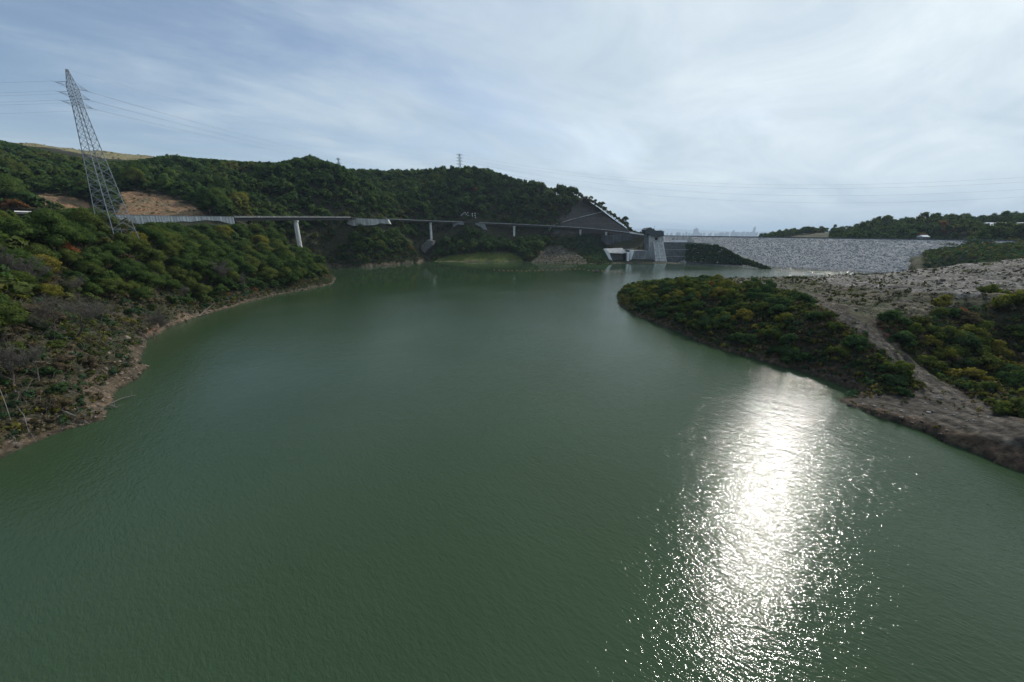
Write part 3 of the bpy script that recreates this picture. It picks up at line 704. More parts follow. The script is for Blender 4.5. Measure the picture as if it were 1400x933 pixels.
def shrub_mass(items, name, label, seed, per=130, size=.26):
    r = np.random.default_rng(seed); VV = []; CC = []
    t3 = [(crown_arrays(700+k, lobes=7, nleaf=per, size=size, Hc=.75, core=False)[0], LASTN) for k in range(4)]; NN = []
    for s in items:
        V, NQ = t3[int(r.integers(0, 4))]; a = r.uniform(0, 6.28); ca, sa = math.cos(a), math.sin(a); Rm = np.array([[ca, -sa, 0], [sa, ca, 0], [0, 0, 1]])
        Q = (V.reshape(-1, 3)*s[3])@Rm.T+np.array([s[0], s[1], s[2]-.2*s[3]]); VV.append(Q); NN.append(NQ@Rm.T); CC.append(np.tile(np.array(SC[s[4]])*r.uniform(.7, 1.3), (len(Q), 1)))
    V = np.concatenate(VV); return tag(link(name, np_mesh(name, V, np.arange(len(V)).reshape(-1, 4), LM['mass'], np.concatenate(CC), nrm=np.concatenate(NN))), label, 'undergrowth', kind='stuff')
shrub_mass([shr[i] for i in so[290:]], 'undergrowth', 'low mixed undergrowth filling the banks between the shrubs', 31)
# tufts of weeds on the graded spoil, the track sides and the left slope
gx, gy, z, sd, wet, px, py, g = cand(60, 420, 60, 310, 1.45, 6)
wv = fbm(gx/7, gy/7, 341, 3); it = []
for i in np.nonzero(~wet & (g['spoil'] | g['scrub'] | g['gully'] | g['ramp'] | g['bank'] | g['track']) & (px < 1480))[0]:
    u = rr.random()
    if g['track'][i] and u > .16: continue
    if g['spoil'][i] and u > .20+.5*wv[i]: continue
    if g['scrub'][i] and u > .58+.6*wv[i]: continue
    if g['ramp'][i] and u > .6: continue
    if g['spoil'][i] or g['scrub'][i]:
        it.append((gx[i], gy[i], z[i]+.2, abs(rr.normal(.30, .22))+.18, 'tuft' if rr.random() < .75 else 'shrub_olive')); continue
    it.append((gx[i], gy[i], z[i]+.15, rr.uniform(.28, .62)*(2.0 if (g['bank'][i] or g['gully'][i]) else 1), rr.choice(['shrub_dry', 'shrub_olive', 'shrub_green', 'shrub_yellow'], p=[.35, .38, .2, .07])))
shrub_mass(it, 'weeds', 'tufts of weeds dotted over the graded spoil', 32, per=16, size=.55)
gx, gy, z, sd, wet, px, py, g = cand(-330, -20, 20, 420, 1.7, 7); it = []
for i in np.nonzero(~wet & ~g['orange'] & (px > -60) & (px < 475) & (sd > .8) & (sd < 40))[0]:
    if rr.random() < (.30 if sd[i] < 2.2 else .03): continue
    it.append((gx[i], gy[i], z[i], rr.uniform(.6, 1.35), rr.choice(['shrub_dry', 'shrub_olive', 'shrub_green', 'shrub_yellow'], p=[.34, .30, .32, .04])))
gx, gy, z, sd, wet, px, py, g = cand(-250, 160, 400, 600, 2.6, 8)
for i in np.nonzero(~wet & (g['mound'] | ((px > 420) & (px < 838) & (py > 306) & ~g['grassbank'] & ~g['cut'])))[0]:
    if rr.random() < .35: continue
    it.append((gx[i], gy[i], z[i], rr.uniform(.6, 1.5), rr.choice(['shrub_dry', 'shrub_olive', 'shrub_green'], p=[.3, .35, .35])))
gx, gy, z, sd, wet, px, py, g = cand(-420, -150, 280, 420, 4, 81)
for i in np.nonzero(g['orange'])[0]:
    if rr.random() < .70: continue
    it.append((gx[i], gy[i], z[i], rr.uniform(.5, 1.4), 'shrub_olive'))
gx, gy, z, sd, wet, px, py, g = cand(-1100, -400, 620, 860, 9, 82)
for i in np.nonzero(g['meadow'] & (px > -30))[0]:
    if rr.random() < .85: continue
    it.append((gx[i], gy[i], z[i], rr.uniform(1, 2.2), 'shrub_olive'))
gx, gy, z, sd, wet, px, py, g = cand(200, 620, 285, 520, 3.2, 83)
t_ = ((gx-DAM_L[0])*200-(gy-DAM_L[1])*228)/91984.; of_ = ((gx-DAM_L[0])*228+(gy-DAM_L[1])*200)/303.3
for i in np.nonzero(~wet & ~g['pen'] & (px > 905) & (px < 1460) & ((t_ > 1.0) | (px > 1262)) & (of_ < 60))[0]:
    it.append((gx[i], gy[i], z[i], rr.uniform(1.6, 3.2), rr.choice(['shrub_dry', 'shrub_olive', 'shrub_green', 'shrub_yellow'], p=[.08, .32, .54, .06])))
gx, gy, z, sd, wet, px, py, g = cand(30, 160, 500, 600, 2.6, 84)
for i in np.nonzero(~wet & inpoly(px, py, [(788, 322), (812, 318), (824, 335), (836, 358), (812, 358), (796, 345), (785, 336)]))[0]:
    it.append((gx[i], gy[i], z[i], rr.uniform(1.3, 2.4), 'net'))
shrub_mass(it, 'brush_undergrowth', 'dry brush and ground cover on the slopes', 33, per=30, size=.42)
# dead twigs: thin slivers over the lower left slope
def slivers(items, name, label, mat_, seed, L=(1.0, 3.2), w=.035, per=5):
    r = np.random.default_rng(seed); P = np.repeat(np.array(items), per, 0); n_ = len(P); P = P+r.normal(0, 1, (n_, 3))*np.array([1.2, 1.2, .25])
    d = r.normal(0, 1, (n_, 3)); d[:, 2] = np.abs(d[:, 2])*.8+.1; d /= np.linalg.norm(d, axis=1, keepdims=True); l = r.uniform(*L, (n_, 1))
    s = np.cross(d, r.normal(0, 1, (n_, 3))); s /= np.linalg.norm(s, axis=1, keepdims=True)+1e-9; ww = w*r.uniform(.6, 1.6, (n_, 1))
    m_ = P+d*l*.5+r.normal(0, .12, (n_, 3)); s2 = np.cross(d, s)
    V = np.stack([P+s*ww, P-s*ww*.5+s2*ww*.87, P-s*ww*.5-s2*ww*.87, m_+s*ww*.7, m_-s*ww*.35+s2*ww*.6, m_-s*ww*.35-s2*ww*.6, P+d*l], 1).reshape(-1, 3)
    b = np.arange(n_)[:, None, None]*7
    q = np.array([[0, 1, 4], [0, 4, 3], [1, 2, 5], [1, 5, 4], [2, 0, 3], [2, 3, 5], [3, 4, 6], [4, 5, 6], [5, 3, 6]])
    return tag(link(name, np_mesh(name, V, (b+q).reshape(-1, 3), mat_)), label, 'brushwood', kind='stuff')
gx, gy, z, sd, wet, px, py, g = cand(-330, -20, 20, 420, 2.0, 9)
k = ~wet & ~g['pen'] & ~g['orange'] & (px > -60) & (px < 590) & (sd > .8) & (sd < 30) & (fbm(gx/12, gy/12, 351, 3) > -.25)
slivers(np.stack([gx[k], gy[k], z[k]], 1), 'dead_twigs', 'grey dead twigs and driftwood strewn along the left shore', M['deadwood'], 41)
gx, gy, z, sd, wet, px, py, g = cand(60, 300, 60, 300, 2.4, 10)
k = ~wet & (g['ramp'] | (g['bank'] & (sd < 5)) | g['gully'])
slivers(np.stack([gx[k], gy[k], z[k]], 1), 'root_debris', 'roots and dry stems lying on the dark banks of the peninsula', M['bark'], 42, L=(.5, 1.8), w=.03, per=3)
# ------------------------------------------------------------------ rocks (uncountable rubble) 
def rubble(items, name, label, mat_, seed):
    r = np.random.default_rng(seed); iv, jf = ico(); VV = []; n_ = len(items); I = np.array(items)
    base = iv[None]*(1+.28*r.normal(0, 1, (n_, len(iv), 1))); sc = I[:, 3][:, None, None]*r.uniform(.6, 1.3, (n_, 1, 3))*np.array([1, 1, .75])
    V = base*sc; a = r.uniform(0, 6.28, n_); ca, sa = np.cos(a), np.sin(a)
    X = V[..., 0]*ca[:, None]-V[..., 1]*sa[:, None]; Y = V[..., 0]*sa[:, None]+V[..., 1]*ca[:, None]
    V = np.stack([X, Y, V[..., 2]], -1)+I[:, None, :3]
    Fc = (jf[None]+np.arange(n_)[:, None, None]*len(iv)).reshape(-1, 3)
    return link(name, np_mesh(name, V.reshape(-1, 3), Fc, mat_))
def rock_mat(name, c0, c1):
    m, nt = mat(name); ge = nt.new('ShaderNodeNewGeometry')
    c = nt.ramp(ge.outputs['Random Per Island'], 0, 1, c0, c1); c = nt.mix(1, c, nt.ramp(nt.noise(ge.outputs['Position'], 2.5, 5), .3, .7, (.75,)*3, (1.2,)*3), 'MULTIPLY')
    nt.to(c, nt.p.inputs['Base Color']); nt.p.inputs['Roughness'].default_value = .9; return m
M['shore_rock'] = rock_mat('shore_rock', (.085, .065, .05), (.26, .205, .155)); M['grey_rock'] = rock_mat('grey_rock', (.11, .10, .09), (.33, .31, .29)); M['riprap'] = rock_mat('riprap_rock', (.26, .265, .27), (.52, .52, .51))
gx, gy, z, sd, wet, px, py, g = cand(-330, -20, 20, 560, .95, 11)
k = np.nonzero(~wet & ~g['pen'] & (px > -60) & (px < 590) & (sd < 7.5) & (rr.random(len(gx)) < .55*np.clip(1.2-sd/7, 0, 1)+.05))[0]
tag(rubble([(gx[i], gy[i], z[i], abs(rr.normal(.15, .20))+.1) for i in k], 'shore_rubble', '', M['shore_rock'], 51), 'tan stones and broken rock along the left waterline', 'rubble', kind='stuff')
gx, gy, z, sd, wet, px, py, g = cand(60, 380, 60, 300, 1.5, 12)
k = np.nonzero(~wet & (g['track'] | g['spoil'] | g['ramp'] | g['scrub']) & (rr.random(len(gx)) < .5))[0]
tag(rubble([(gx[i], gy[i], z[i], abs(rr.normal(.10, .13))+.08) for i in k], 'loose_rubble', '', M['grey_rock'], 52), 'loose grey stones scattered on the track and spoil', 'rubble', kind='stuff')
gx, gy, z, sd, wet, px, py, g = cand(60, 380, 60, 300, 1.25, 13)
k = np.nonzero(~wet & (g['ramp'] | g['scrub'] | g['spoil'] | (sd < 3)) & g['pen'] & ~g['track'] & (rr.random(len(gx)) < np.where(g['ramp'] | (sd < 3), .75, .22)))[0]
M['clod'] = rock_mat('earth_clod', (.045, .038, .03), (.15, .125, .10))
tag(rubble([(gx[i], gy[i], z[i], abs(rr.normal(.16, .20))+.14) for i in k], 'earth_rubble', '', M['clod'], 53), 'dark earth clods and roots along the banks of the peninsula', 'rubble', kind='stuff')
# ------------------------------------------------------------------ bare trees, fallen logs
def bare_tree(seed, h, lean=(0, 0), depth=6):
    r = random.Random(seed); tr = MB(); br = MB(); tw = MB()
    def grow(p, d, l, w, k):
        segs = 3 if k == 0 else 2; q = p
        for s_ in range(segs):
            e = q+d*(l/segs); w2 = w*.8; (tr if k == 0 else br if k < 3 else tw).bar(q, e, w, w2, 6 if k < 2 else 3); q = e; w = w2
            d = (d+Vector((r.uniform(-.2, .2), r.uniform(-.2, .2), r.uniform(-.05, .12)))).normalized()
            if k < depth and (s_ > 0 or k > 0):
                for _ in range(2 if k < 3 else 2):
                    dd_ = (d+Vector((r.uniform(-1, 1), r.uniform(-1, 1), r.uniform(-.15, .6)))).normalized(); grow(q, dd_, l*r.uniform(.55, .8), max(w*.6, .022), k+1)
    grow(Vector((0, 0, -.8)), Vector((lean[0], lean[1], 1)).normalized(), h*.5, h*.024, 0)
    return tr.mesh('trunk', M['bark']), br.mesh('branch', M['bark']), tw.mesh('twigs', M['twig'])
M['twig'] = simple('fine_twig', (.115, .10, .085), .9, .3, 2)
bt = [bare_tree(60+i, (11, 9, 12, 8)[i], ((.5, .1), (-.3, .2), (.9, -.2), (.2, .2))[i], (6, 5, 5, 5)[i]) for i in range(4)]
GB = 'bare leafless trees on the left shore slope'
bspots = [(52, 470, 7), (70, 452, 9), (104, 470, 10), (128, 455, 9), (28, 478, 7), (18, 540, 6), (150, 440, 10), (250, 402, 10), (292, 390, 10), (90, 500, 6), (15, 450, 9), (118, 438, 10), (200, 440, 7), (400, 380, 7), (440, 374, 6), (60, 540, 4), (340, 388, 9)]
blab = ['grey bare tree with a dark forked trunk', 'bare tree with wide fan of grey twigs', 'dark leaning bare tree with long low branches', 'slender bare sapling']
for n_, (a, b, zz) in enumerate(bspots):
    w = wz(a, b, zz); gz = float(ground(np.array([w[0]]), np.array([w[1]]))[0][0])
    t = empty('bare_tree', (w[0], w[1], gz), rr.uniform(0, 6.28)); s_ = rr.uniform(.75, 1.15); t.scale = (s_, s_, s_)
    tag(t, blab[n_ % 4]+(' on the lower left shore' if a < 190 else ' on the left shore nearer the viaduct'), 'bare tree', GB)
    for nm, me in zip(('trunk', 'branch', 'twigs'), bt[n_ % 4]): link(nm, me, t)
lspots = [((80, 566, 1.5), (122, 579, .4), .17, 'pale fallen log lying with its end at the water near the tan rocks'), ((140, 535, 4), (158, 552, 1.2), .18, 'thin fallen log pointing down the rocky left shore'), ((55, 522, 6), (88, 498, 9), .26, 'dark leaning dead trunk above the rocky left shore'),
          ((4, 520, 7), (20, 590, 2), .09, 'long pale dead stem leaning at the left edge'), ((24, 560, 4), (48, 600, 1), .08, 'short pale dead stem beside the leafy shrubs at lower left'), ((150, 545, 1.5), (185, 540, .3), .15, 'fallen branch reaching into the water by the small point'),
          ((270, 425, 3), (300, 418, .6), .2, 'grey driftwood log on the middle of the left shore')]
for a, b, w_, lb in lspots:
    A_ = Vector(wz(*a)); B_ = Vector(wz(*b)); ga = float(ground(np.array([A_.x]), np.array([A_.y]))[0][0]); gb = float(ground(np.array([B_.x]), np.array([B_.y]))[0][0])
    A_.z = max(ga, 0)+.3; B_.z = max(gb, 0)+.25; mid = (A_+B_)/2
    t = empty('fallen_log', tuple(mid)); tag(t, lb, 'log')
    m1 = MB(); r = random.Random(int(a[0])); p0 = A_-mid; p3 = B_-mid; p1 = p0.lerp(p3, .35)+Vector((r.uniform(-.3, .3), r.uniform(-.3, .3), .35)); p2 = p0.lerp(p3, .7)+Vector((0, r.uniform(-.3, .3), .2))
    for q0, q1, a0, a1 in ((p0, p1, 1, .85), (p1, p2, .85, .65), (p2, p3, .65, .3)): m1.bar(q0, q1, w_*a0, w_*a1, 7)
    m1.build('stem', M['deadwood'], t); m2 = MB()
    for k_ in range(6):
        q = p1.lerp(p3, r.random()); e = q+Vector((r.uniform(-1, 1), r.uniform(-1, 1), r.uniform(0, .9)))*1.4; m2.bar(q, e, w_*.3, w_*.1, 4)
    m2.build('branch', M['deadwood'], t)
# ------------------------------------------------------------------ lattice pylons and cables
def pylon(H, base, waist, zarm, arml, bar=.12):
    """parts: four legs, bracing, three crossarms, peak; returns dict name -> list of meshes"""
    za = zarm[0]
    def wid(z): return (base+(waist-base)*(z/za)**.85)/2 if z < za else waist/2*(1-.82*max(0, (z-zarm[-1]))/(H-zarm[-1])) if z > zarm[-1] else waist/2
    lv = [0]; 
    while lv[-1] < za-2: lv.append(min(lv[-1]+max(2.4, wid(lv[-1])*1.25), za))
    z = za
    while z < zarm[-1]-1: z += (zarm[-1]-za)/6; lv.append(z)
    while z < H-1: z += (H-zarm[-1])/4; lv.append(min(z, H))
    legs = [MB() for _ in range(4)]; br = MB(); cs = ((-1, -1), (1, -1), (1, 1), (-1, 1))
    for a, b in zip(lv[:-1], lv[1:]):
        wa, wb = wid(a), wid(b); k = 1.5 if a < za else 1.0
        for j, (sx, sy) in enumerate(cs): legs[j].bar((sx*wa, sy*wa, a), (sx*wb, sy*wb, b), bar*k, bar*k*.9)
        for j in range(4):
            c1, c2 = cs[j], cs[(j+1) % 4]
            P = lambda c, w, z: (c[0]*w, c[1]*w, z)
            br.bar(P(c1, wa, a), P(c2, wb, b), bar*.55); br.bar(P(c2, wa, a), P(c1, wb, b), bar*.55); br.bar(P(c1, wb, b), P(c2, wb, b), bar*.5)
            if a < za*.45:
                m_ = [(P(c1, wa, a)[q]+P(c2, wa, a)[q]+P(c1, wb, b)[q]+P(c2, wb, b)[q])/4 for q in range(3)]
                br.bar(P(c1, (wa+wb)/2, (a+b)/2), m_, bar*.4); br.bar(P(c2, (wa+wb)/2, (a+b)/2), m_, bar*.4)
    arms = []
    for z in zarm:
        w = wid(z)
        for s_ in (-1, 1):
            m = MB()
            tip = (s_*arml, 0, z+.6)
            for sy in (-1, 1):
                m.bar((s_*w, sy*w, z), tip, bar*.6); m.bar((s_*w, sy*w, z+2.0), tip, bar*.6)
                for q in (.33, .66): 
                    a = [s_*w+(tip[0]-s_*w)*q, sy*w*(1-q), z+.6*q]; b = [s_*w+(tip[0]-s_*w)*q, sy*w*(1-q), z+2.0+(.6-2.0)*q]; m.bar(a, b, bar*.35)
            m.bar((s_*w, -w, z), (s_*w, w, z), bar*.5)
            m.bar(tip, (tip[0]+s_*1.2, 0, z+.5), bar*.5)
            arms.append(m)
    return legs, br, arms
def build_pylon(loc, rz, label, meshes):
    t = empty('transmission_pylon', loc, rz); tag(t, label, 'pylon')
    legs, br, arms = meshes
    for l in legs: l.build('leg', M['steel'], t)
    br.build('lattice_bracing', M['steel'], t)
    for a in arms: a.build('crossarm', M['steel'], t)
    return t
PX, PD = -181.8, 170.0; pz = float(ground(np.array([PX]), np.array([PD]))[0][0]); Ht = 102.3-pz
def zpx(px, py, D): return wd(px, py, D)[2]
zarm = [zpx(107, 146, PD)-pz, zpx(104, 134, PD)-pz, zpx(100.5, 121, PD)-pz]
arz = math.atan2(.984, .178)
build_pylon((PX, PD, pz), arz, 'tall steel lattice pylon rising above the wood on the left bank', pylon(Ht, 9.6, 2.4, zarm, 4.9, .11))
m2 = MB(); 
far = [(628, 210, 712, 'boxy lattice pylon with many crossarms on top of the central wooded hill', 6), (462, 215, 600, 'small slim lattice pylon behind the saddle between the two wooded hills', 3.2)]
fars = []
for px_, py_, D_, lb, al in far:
    top_ = wd(px_, py_, D_); gz = float(ground(np.array([top_[0]]), np.array([D_]))[0][0]); H_ = top_[2]-gz
    za_ = [H_*.42, H_*.58, H_*.74, H_*.9] if H_ < 45 else [H_-22, H_-16, H_-10, H_-3]
    build_pylon((top_[0], D_, gz), math.radians(12), lb, pylon(H_, 7, 2.6 if al > 4 else 1.6, za_, al, .22)); fars.append((top_[0], D_, gz, za_, al)); print('far pylon', top_, gz, H_)
def cable(a, b, sag, r, label, group, n_=40):
    a = Vector(a); b = Vector(b); mb = MB(); pts = [a.lerp(b, i/n_)-Vector((0, 0, sag*4*(i/n_)*(1-i/n_))) for i in range(n_+1)]
    for p, q in zip(pts[:-1], pts[1:]): mb.bar(p, q, r, r, 3)
    return tag(mb.build('power_cable', M['cable']), label, 'power cable', group)
def armtip(c, rz, z, s_, al): return (c[0]+math.cos(rz)*s_*(al+1.2), c[1]+math.sin(rz)*s_*(al+1.2), c[2]+z+.5)
lv_ = ['lowest', 'middle', 'upper']
for k_, z in enumerate(zarm):
    for s_, sn in ((-1, 'near'), (1, 'far')):
        p = armtip((PX, PD, pz), arz, z, s_, 4.9)
        q = (-520+s_*1.5, 150+s_*7, p[2]+4)
        cable(p, q, 6, .02, f'power cable running left from the {sn} tip of the {lv_[k_]} arm of the big pylon', 'cables left of the big pylon')
        fx, fy, fz, fza, fal = fars[0]
        q = armtip((fx, fy, fz), math.radians(12), fza[k_], -s_, fal)
        cable(p, q, 15+2*k_, .03, f'power cable from the {sn} tip of the {lv_[k_]} pylon arm to the central hill', 'cables between the big pylon and the central hill')
q0 = (PX, PD, pz+Ht); cable(q0, (fars[0][0], fars[0][1], fars[0][2]+fars[0][3][-1]+3), 12, .02, 'thin earth wire from the peak of the big pylon to the central hill', 'earth wires')
for k_, (dy, sg) in enumerate(((-4, 62), (2, 60), (9, 66), (14, 72))):
    fx, fy, fz, fza, fal = fars[0]; p = armtip((fx, fy, fz), math.radians(12), fza[3-k_], 1, fal); e = wd(1720, 214+k_*9, 420)
    cable(p, e, sg*.62, .06, f'{["topmost", "second", "third", "lowest"][k_]} of the four power cables crossing the sky above the dam', 'cables above the dam', 60)
# ------------------------------------------------------------------ road, retaining wall, viaducts
RP = [(-60, 289.5, 222), (20, 290.5, 245), (90, 292.5, 275), (160, 294.5, 304), (240, 296.2, 318), (320, 297.0, 330), (400, 297.0, 380), (478, 297.2, 455), (528, 299.5, 504), (590, 302.2, 560), (632, 303.8, 588), (655, 304.6, 592), (703, 306.5, 594), (752, 309.0, 593), (794, 311.5, 590), (830, 314.6, 584), (862, 318.4, 578), (885, 321.2, 574)]
RW = np.array([wd(*p) for p in RP])
def road_pt(px): return np.array([np.interp(px, [p[0] for p in RP], RW[:, k_]) for k_ in range(3)])
def road_frame(px):
    p = road_pt(px); d = road_pt(px+3)-road_pt(px-3); d[2] = 0; d /= np.linalg.norm(d); nrm = np.array([d[1], -d[0], 0]); return p, d, nrm   # nrm towards the water
WR = 8.0
def ribbon(a, b, step, prof, name, mt, parent=None):
    """sweep a closed profile (offset towards the hill, dz) along the road"""
    mb = MB(); rows = []; pxs = np.arange(a, b+.01, (b-a)/max(1, round((b-a)/step)))
    for q in pxs:
        p, d, nm = road_frame(q); rows.append([tuple(p-nm*o+np.array([0, 0, dz])) for o, dz in prof]+[tuple(p-nm*prof[0][0]+np.array([0, 0, prof[0][1]]))])
    mb.strip(rows); k_ = len(prof)
    mb.add(rows[0][:-1], [tuple(range(k_))]); mb.add(rows[-1][:-1], [tuple(range(k_))[::-1]])
    return mb.build(name, mt, parent)
for a, b in ((-60, 318), (480, 526), (634, 654), (863, 885)):
    tag(ribbon(a, b, 8, [(-.2, -1.0), (-.2, -.02), (WR, -.02), (WR, -1.0)], 'road', M['asphalt']), kind='structure')
def parapet(a, b, parent, h=.9):
    ribbon(a, b, 8, [(-.35, -.9), (-.35, h), (.0, h), (.0, -.9)], 'parapet', M['pale_concrete'] if parent is not None and h > 1 else M['rail'], parent)
# retaining wall
t = empty('retaining_wall', tuple(RW[4])); tag(t, 'long pale concrete retaining wall carrying the road behind the left bank', 'wall')
def keep(o, t):     # children were built in world coordinates
    o.matrix_parent_inverse = Matrix.Translation(t.location).inverted(); return o
keep(ribbon(158, 319, 6, [(-.5, -9.5), (-.45, .2), (-.2, .2), (-.2, -9.5)], 'wall_face', M['pale_concrete'], t), t)
mb = MB()
for q in np.arange(161, 318, 4.2):
    p, d, nm = road_frame(q); c = p+nm*.52; mb.hexa([tuple(c+d*s1*.09+nm*s2+np.array([0, 0, zz])) for zz in (-9.5, .2) for s1, s2 in ((-1, 0), (1, 0), (1, .05), (-1, .05))])
keep(mb.build('joint_ribs', M['grey_concrete'], t), t)
keep(ribbon(158, 319, 6, [(-.75, .2), (-.75, .55), (-.1, .55), (-.1, .2)], 'coping', M['rail'], t), t)
t = empty('guard_rail', tuple(RW[1])); tag(t, 'white guard rail glimpsed through the trees at the far left', 'guard rail')
keep(ribbon(19, 84, 6, [(-.6, .25), (-.6, .95), (-.35, .95), (-.35, .25)], 'rail_panel', M['white'], t), t)
mb = MB()
for q in np.arange(20, 84, 4):
    p, d, nm = road_frame(q); c = p+nm*.3; mb.bar(tuple(c), tuple(c+np.array([0, 0, 1.3])), .08)
keep(mb.build('post', M['rail'], t), t)
def viaduct(a, b, piers, label, girder=2.4, abut=True):
    t = empty('road_viaduct', tuple(road_pt((a+b)/2))); tag(t, label, 'viaduct')
    keep(ribbon(a, b, 6, [(-.1, -.5), (-.1, .0), (WR, .0), (WR, -.5)], 'deck', M['asphalt'], t), t)
    keep(ribbon(a, b, 6, [(.9, -girder-.5), (.9, -.5), (WR-.9, -.5), (WR-.9, -girder-.5)], 'girder', M['girder'], t), t)
    keep(ribbon(a, b, 6, [(-.5, -.2), (-.5, .25), (-.1, .25), (-.1, -.2)], 'deck_edge', M['pale_concrete'], t), t)
    keep(ribbon(a, b, 6, [(-.42, 1.0), (-.42, 1.12), (-.3, 1.12), (-.3, 1.0)], 'handrail', M['rail'], t), t)
    mb = MB(); L = 0; q = a
    while q < b:
        p, d, nm = road_frame(q); c = p+nm*.36; mb.bar(tuple(c+np.array([0, 0, .2])), tuple(c+np.array([0, 0, 1.0])), .05); q += 1.6
    keep(mb.build('rail_post', M['rail'], t), t)
    for q, w in piers:
        p, d, nm = road_frame(q); c = p-nm*WR/2; gz = min(float(ground(np.array([c[0]]), np.array([c[1]]))[0][0]), p[2]-8)-3
        mb = MB(); r_top = w*.5; zt = p[2]-girder-.5; n12 = 14
        ring = lambda r, z: [(c[0]+d[0]*r*math.cos(k_*2*math.pi/n12)+nm[0]*r*1.15*math.sin(k_*2*math.pi/n12), c[1]+d[1]*r*math.cos(k_*2*math.pi/n12)+nm[1]*r*1.15*math.sin(k_*2*math.pi/n12), z) for k_ in range(n12+1)]
        mb.strip([ring(r_top*1.02, gz), ring(r_top, zt-2.0)])
        pier = mb.build('pier', M['pale_concrete'], t, True); keep(pier, t)
        mb = MB(); mb.strip([ring(r_top, zt-2.0), ring(r_top*1.3, zt-1.4), ring(r_top*1.35, zt-.2), ring(.01, zt-.2)]); cap = mb.build('pier_cap', M['pale_concrete'], pier)
        cap.matrix_parent_inverse = pier.matrix_parent_inverse.copy() @ Matrix.Identity(4); cap.matrix_parent_inverse = Matrix.Identity(4)
    return t
v1 = viaduct(320, 479, [(406, 4.2)], 'dark girder viaduct on one tall pale pier beside the retaining wall', 2.6)
v2 = viaduct(527, 633, [(590, 3.6)], 'dark girder viaduct with a single pier in the narrow wooded cove', 1.7)
v3 = viaduct(655, 863, [(703, 3.4), (752, 3.4), (794, 3.2), (829.5, 3.2)], 'long curved viaduct on four pale piers passing below the terraced slope', 2.2)
def face(name, label, cat, poly, D, depth, mt, lean=0, parent=None):
    """solid block whose front outline is given; D may vary per point"""
    pts = [wd(p[0], p[1], (p[2] if len(p) > 2 else D)) for p in poly]; c = Vector(np.mean(np.array(pts), 0))
    if parent is None:
        mb = MB(); mb.prism([Vector(p)-c for p in pts], (0, depth, 0)); o = mb.build(name, mt); o.location = c
        if label: tag(o, label, cat)
        return o
    mb = MB(); mb.prism(pts, (0, depth, 0)); return keep(mb.build(name, mt, parent), parent)
face('abutment', 'pale concrete abutment with stepped wing wall beside the headland trees', 'abutment', [(474, 298.5), (530, 300.3), (533, 306.5), (520, 305.5), (512, 308), (482, 309), (474, 306)], 462, 6, M['concrete'])
face('abutment', 'small pale wing wall right of the cove where the road meets the slope', 'abutment', [(619, 305), (634, 304.5), (634, 308), (626, 307), (619, 311)], 583, 4, M['grey_concrete'])
face('abutment', 'pale toothed wing wall at the left end of the long curved viaduct', 'abutment', [(650, 305), (662, 306), (667, 316), (664, 317), (658, 311), (650, 307)], 585, 4, M['grey_concrete'])
face('pier_footing', 'square grey concrete footing below the pier in the cove', 'footing', [(575, 337), (585, 328), (592, 330), (591, 335), (581, 346), (576, 343)], 536, 22, M['footing'])
face('concrete_block', 'grey domed rock outcrop above the grassy bank', 'outcrop', [(667, 345), (672, 341), (678, 339.5), (684, 342), (686, 345)], 546, 10, M['grey_concrete'])
# white letter boards standing on the slope over the road
gp = 'white boards on the slope above the viaduct'
bd = [(630.5, 294.5), (632.5, 293), (634.2, 291.5), (636, 290.8), (637.5, 293), (639.5, 291), (640, 295), (643, 295.2), (645.7, 292.2), (645.7, 294.2), (649.5, 292), (649.5, 295), (646, 295.8), (650.3, 297.5)]
for n_, (a, b) in enumerate(bd):
    w = wd(a, b, 600); t = empty('slope_board', w); tag(t, 'small square white board in the cluster on the wooded slope above the road', 'board', gp)
    mb = MB(); mb.box(-.65, .65, -.06, .06, -.6, .6); mb.build('panel', M['white'], t); mb = MB(); mb.box(-.07, .07, .07, .2, -4, .3); mb.build('post', M['rail'], t)
# soil strips and concrete stair on the bare cut left
face('slope_drain', 'pale concrete drain stair running down the bare orange cut at far left', 'drain', [(40, 275), (43.5, 275), (64, 290), (59, 290)], 322, .6, M['pale_concrete'])
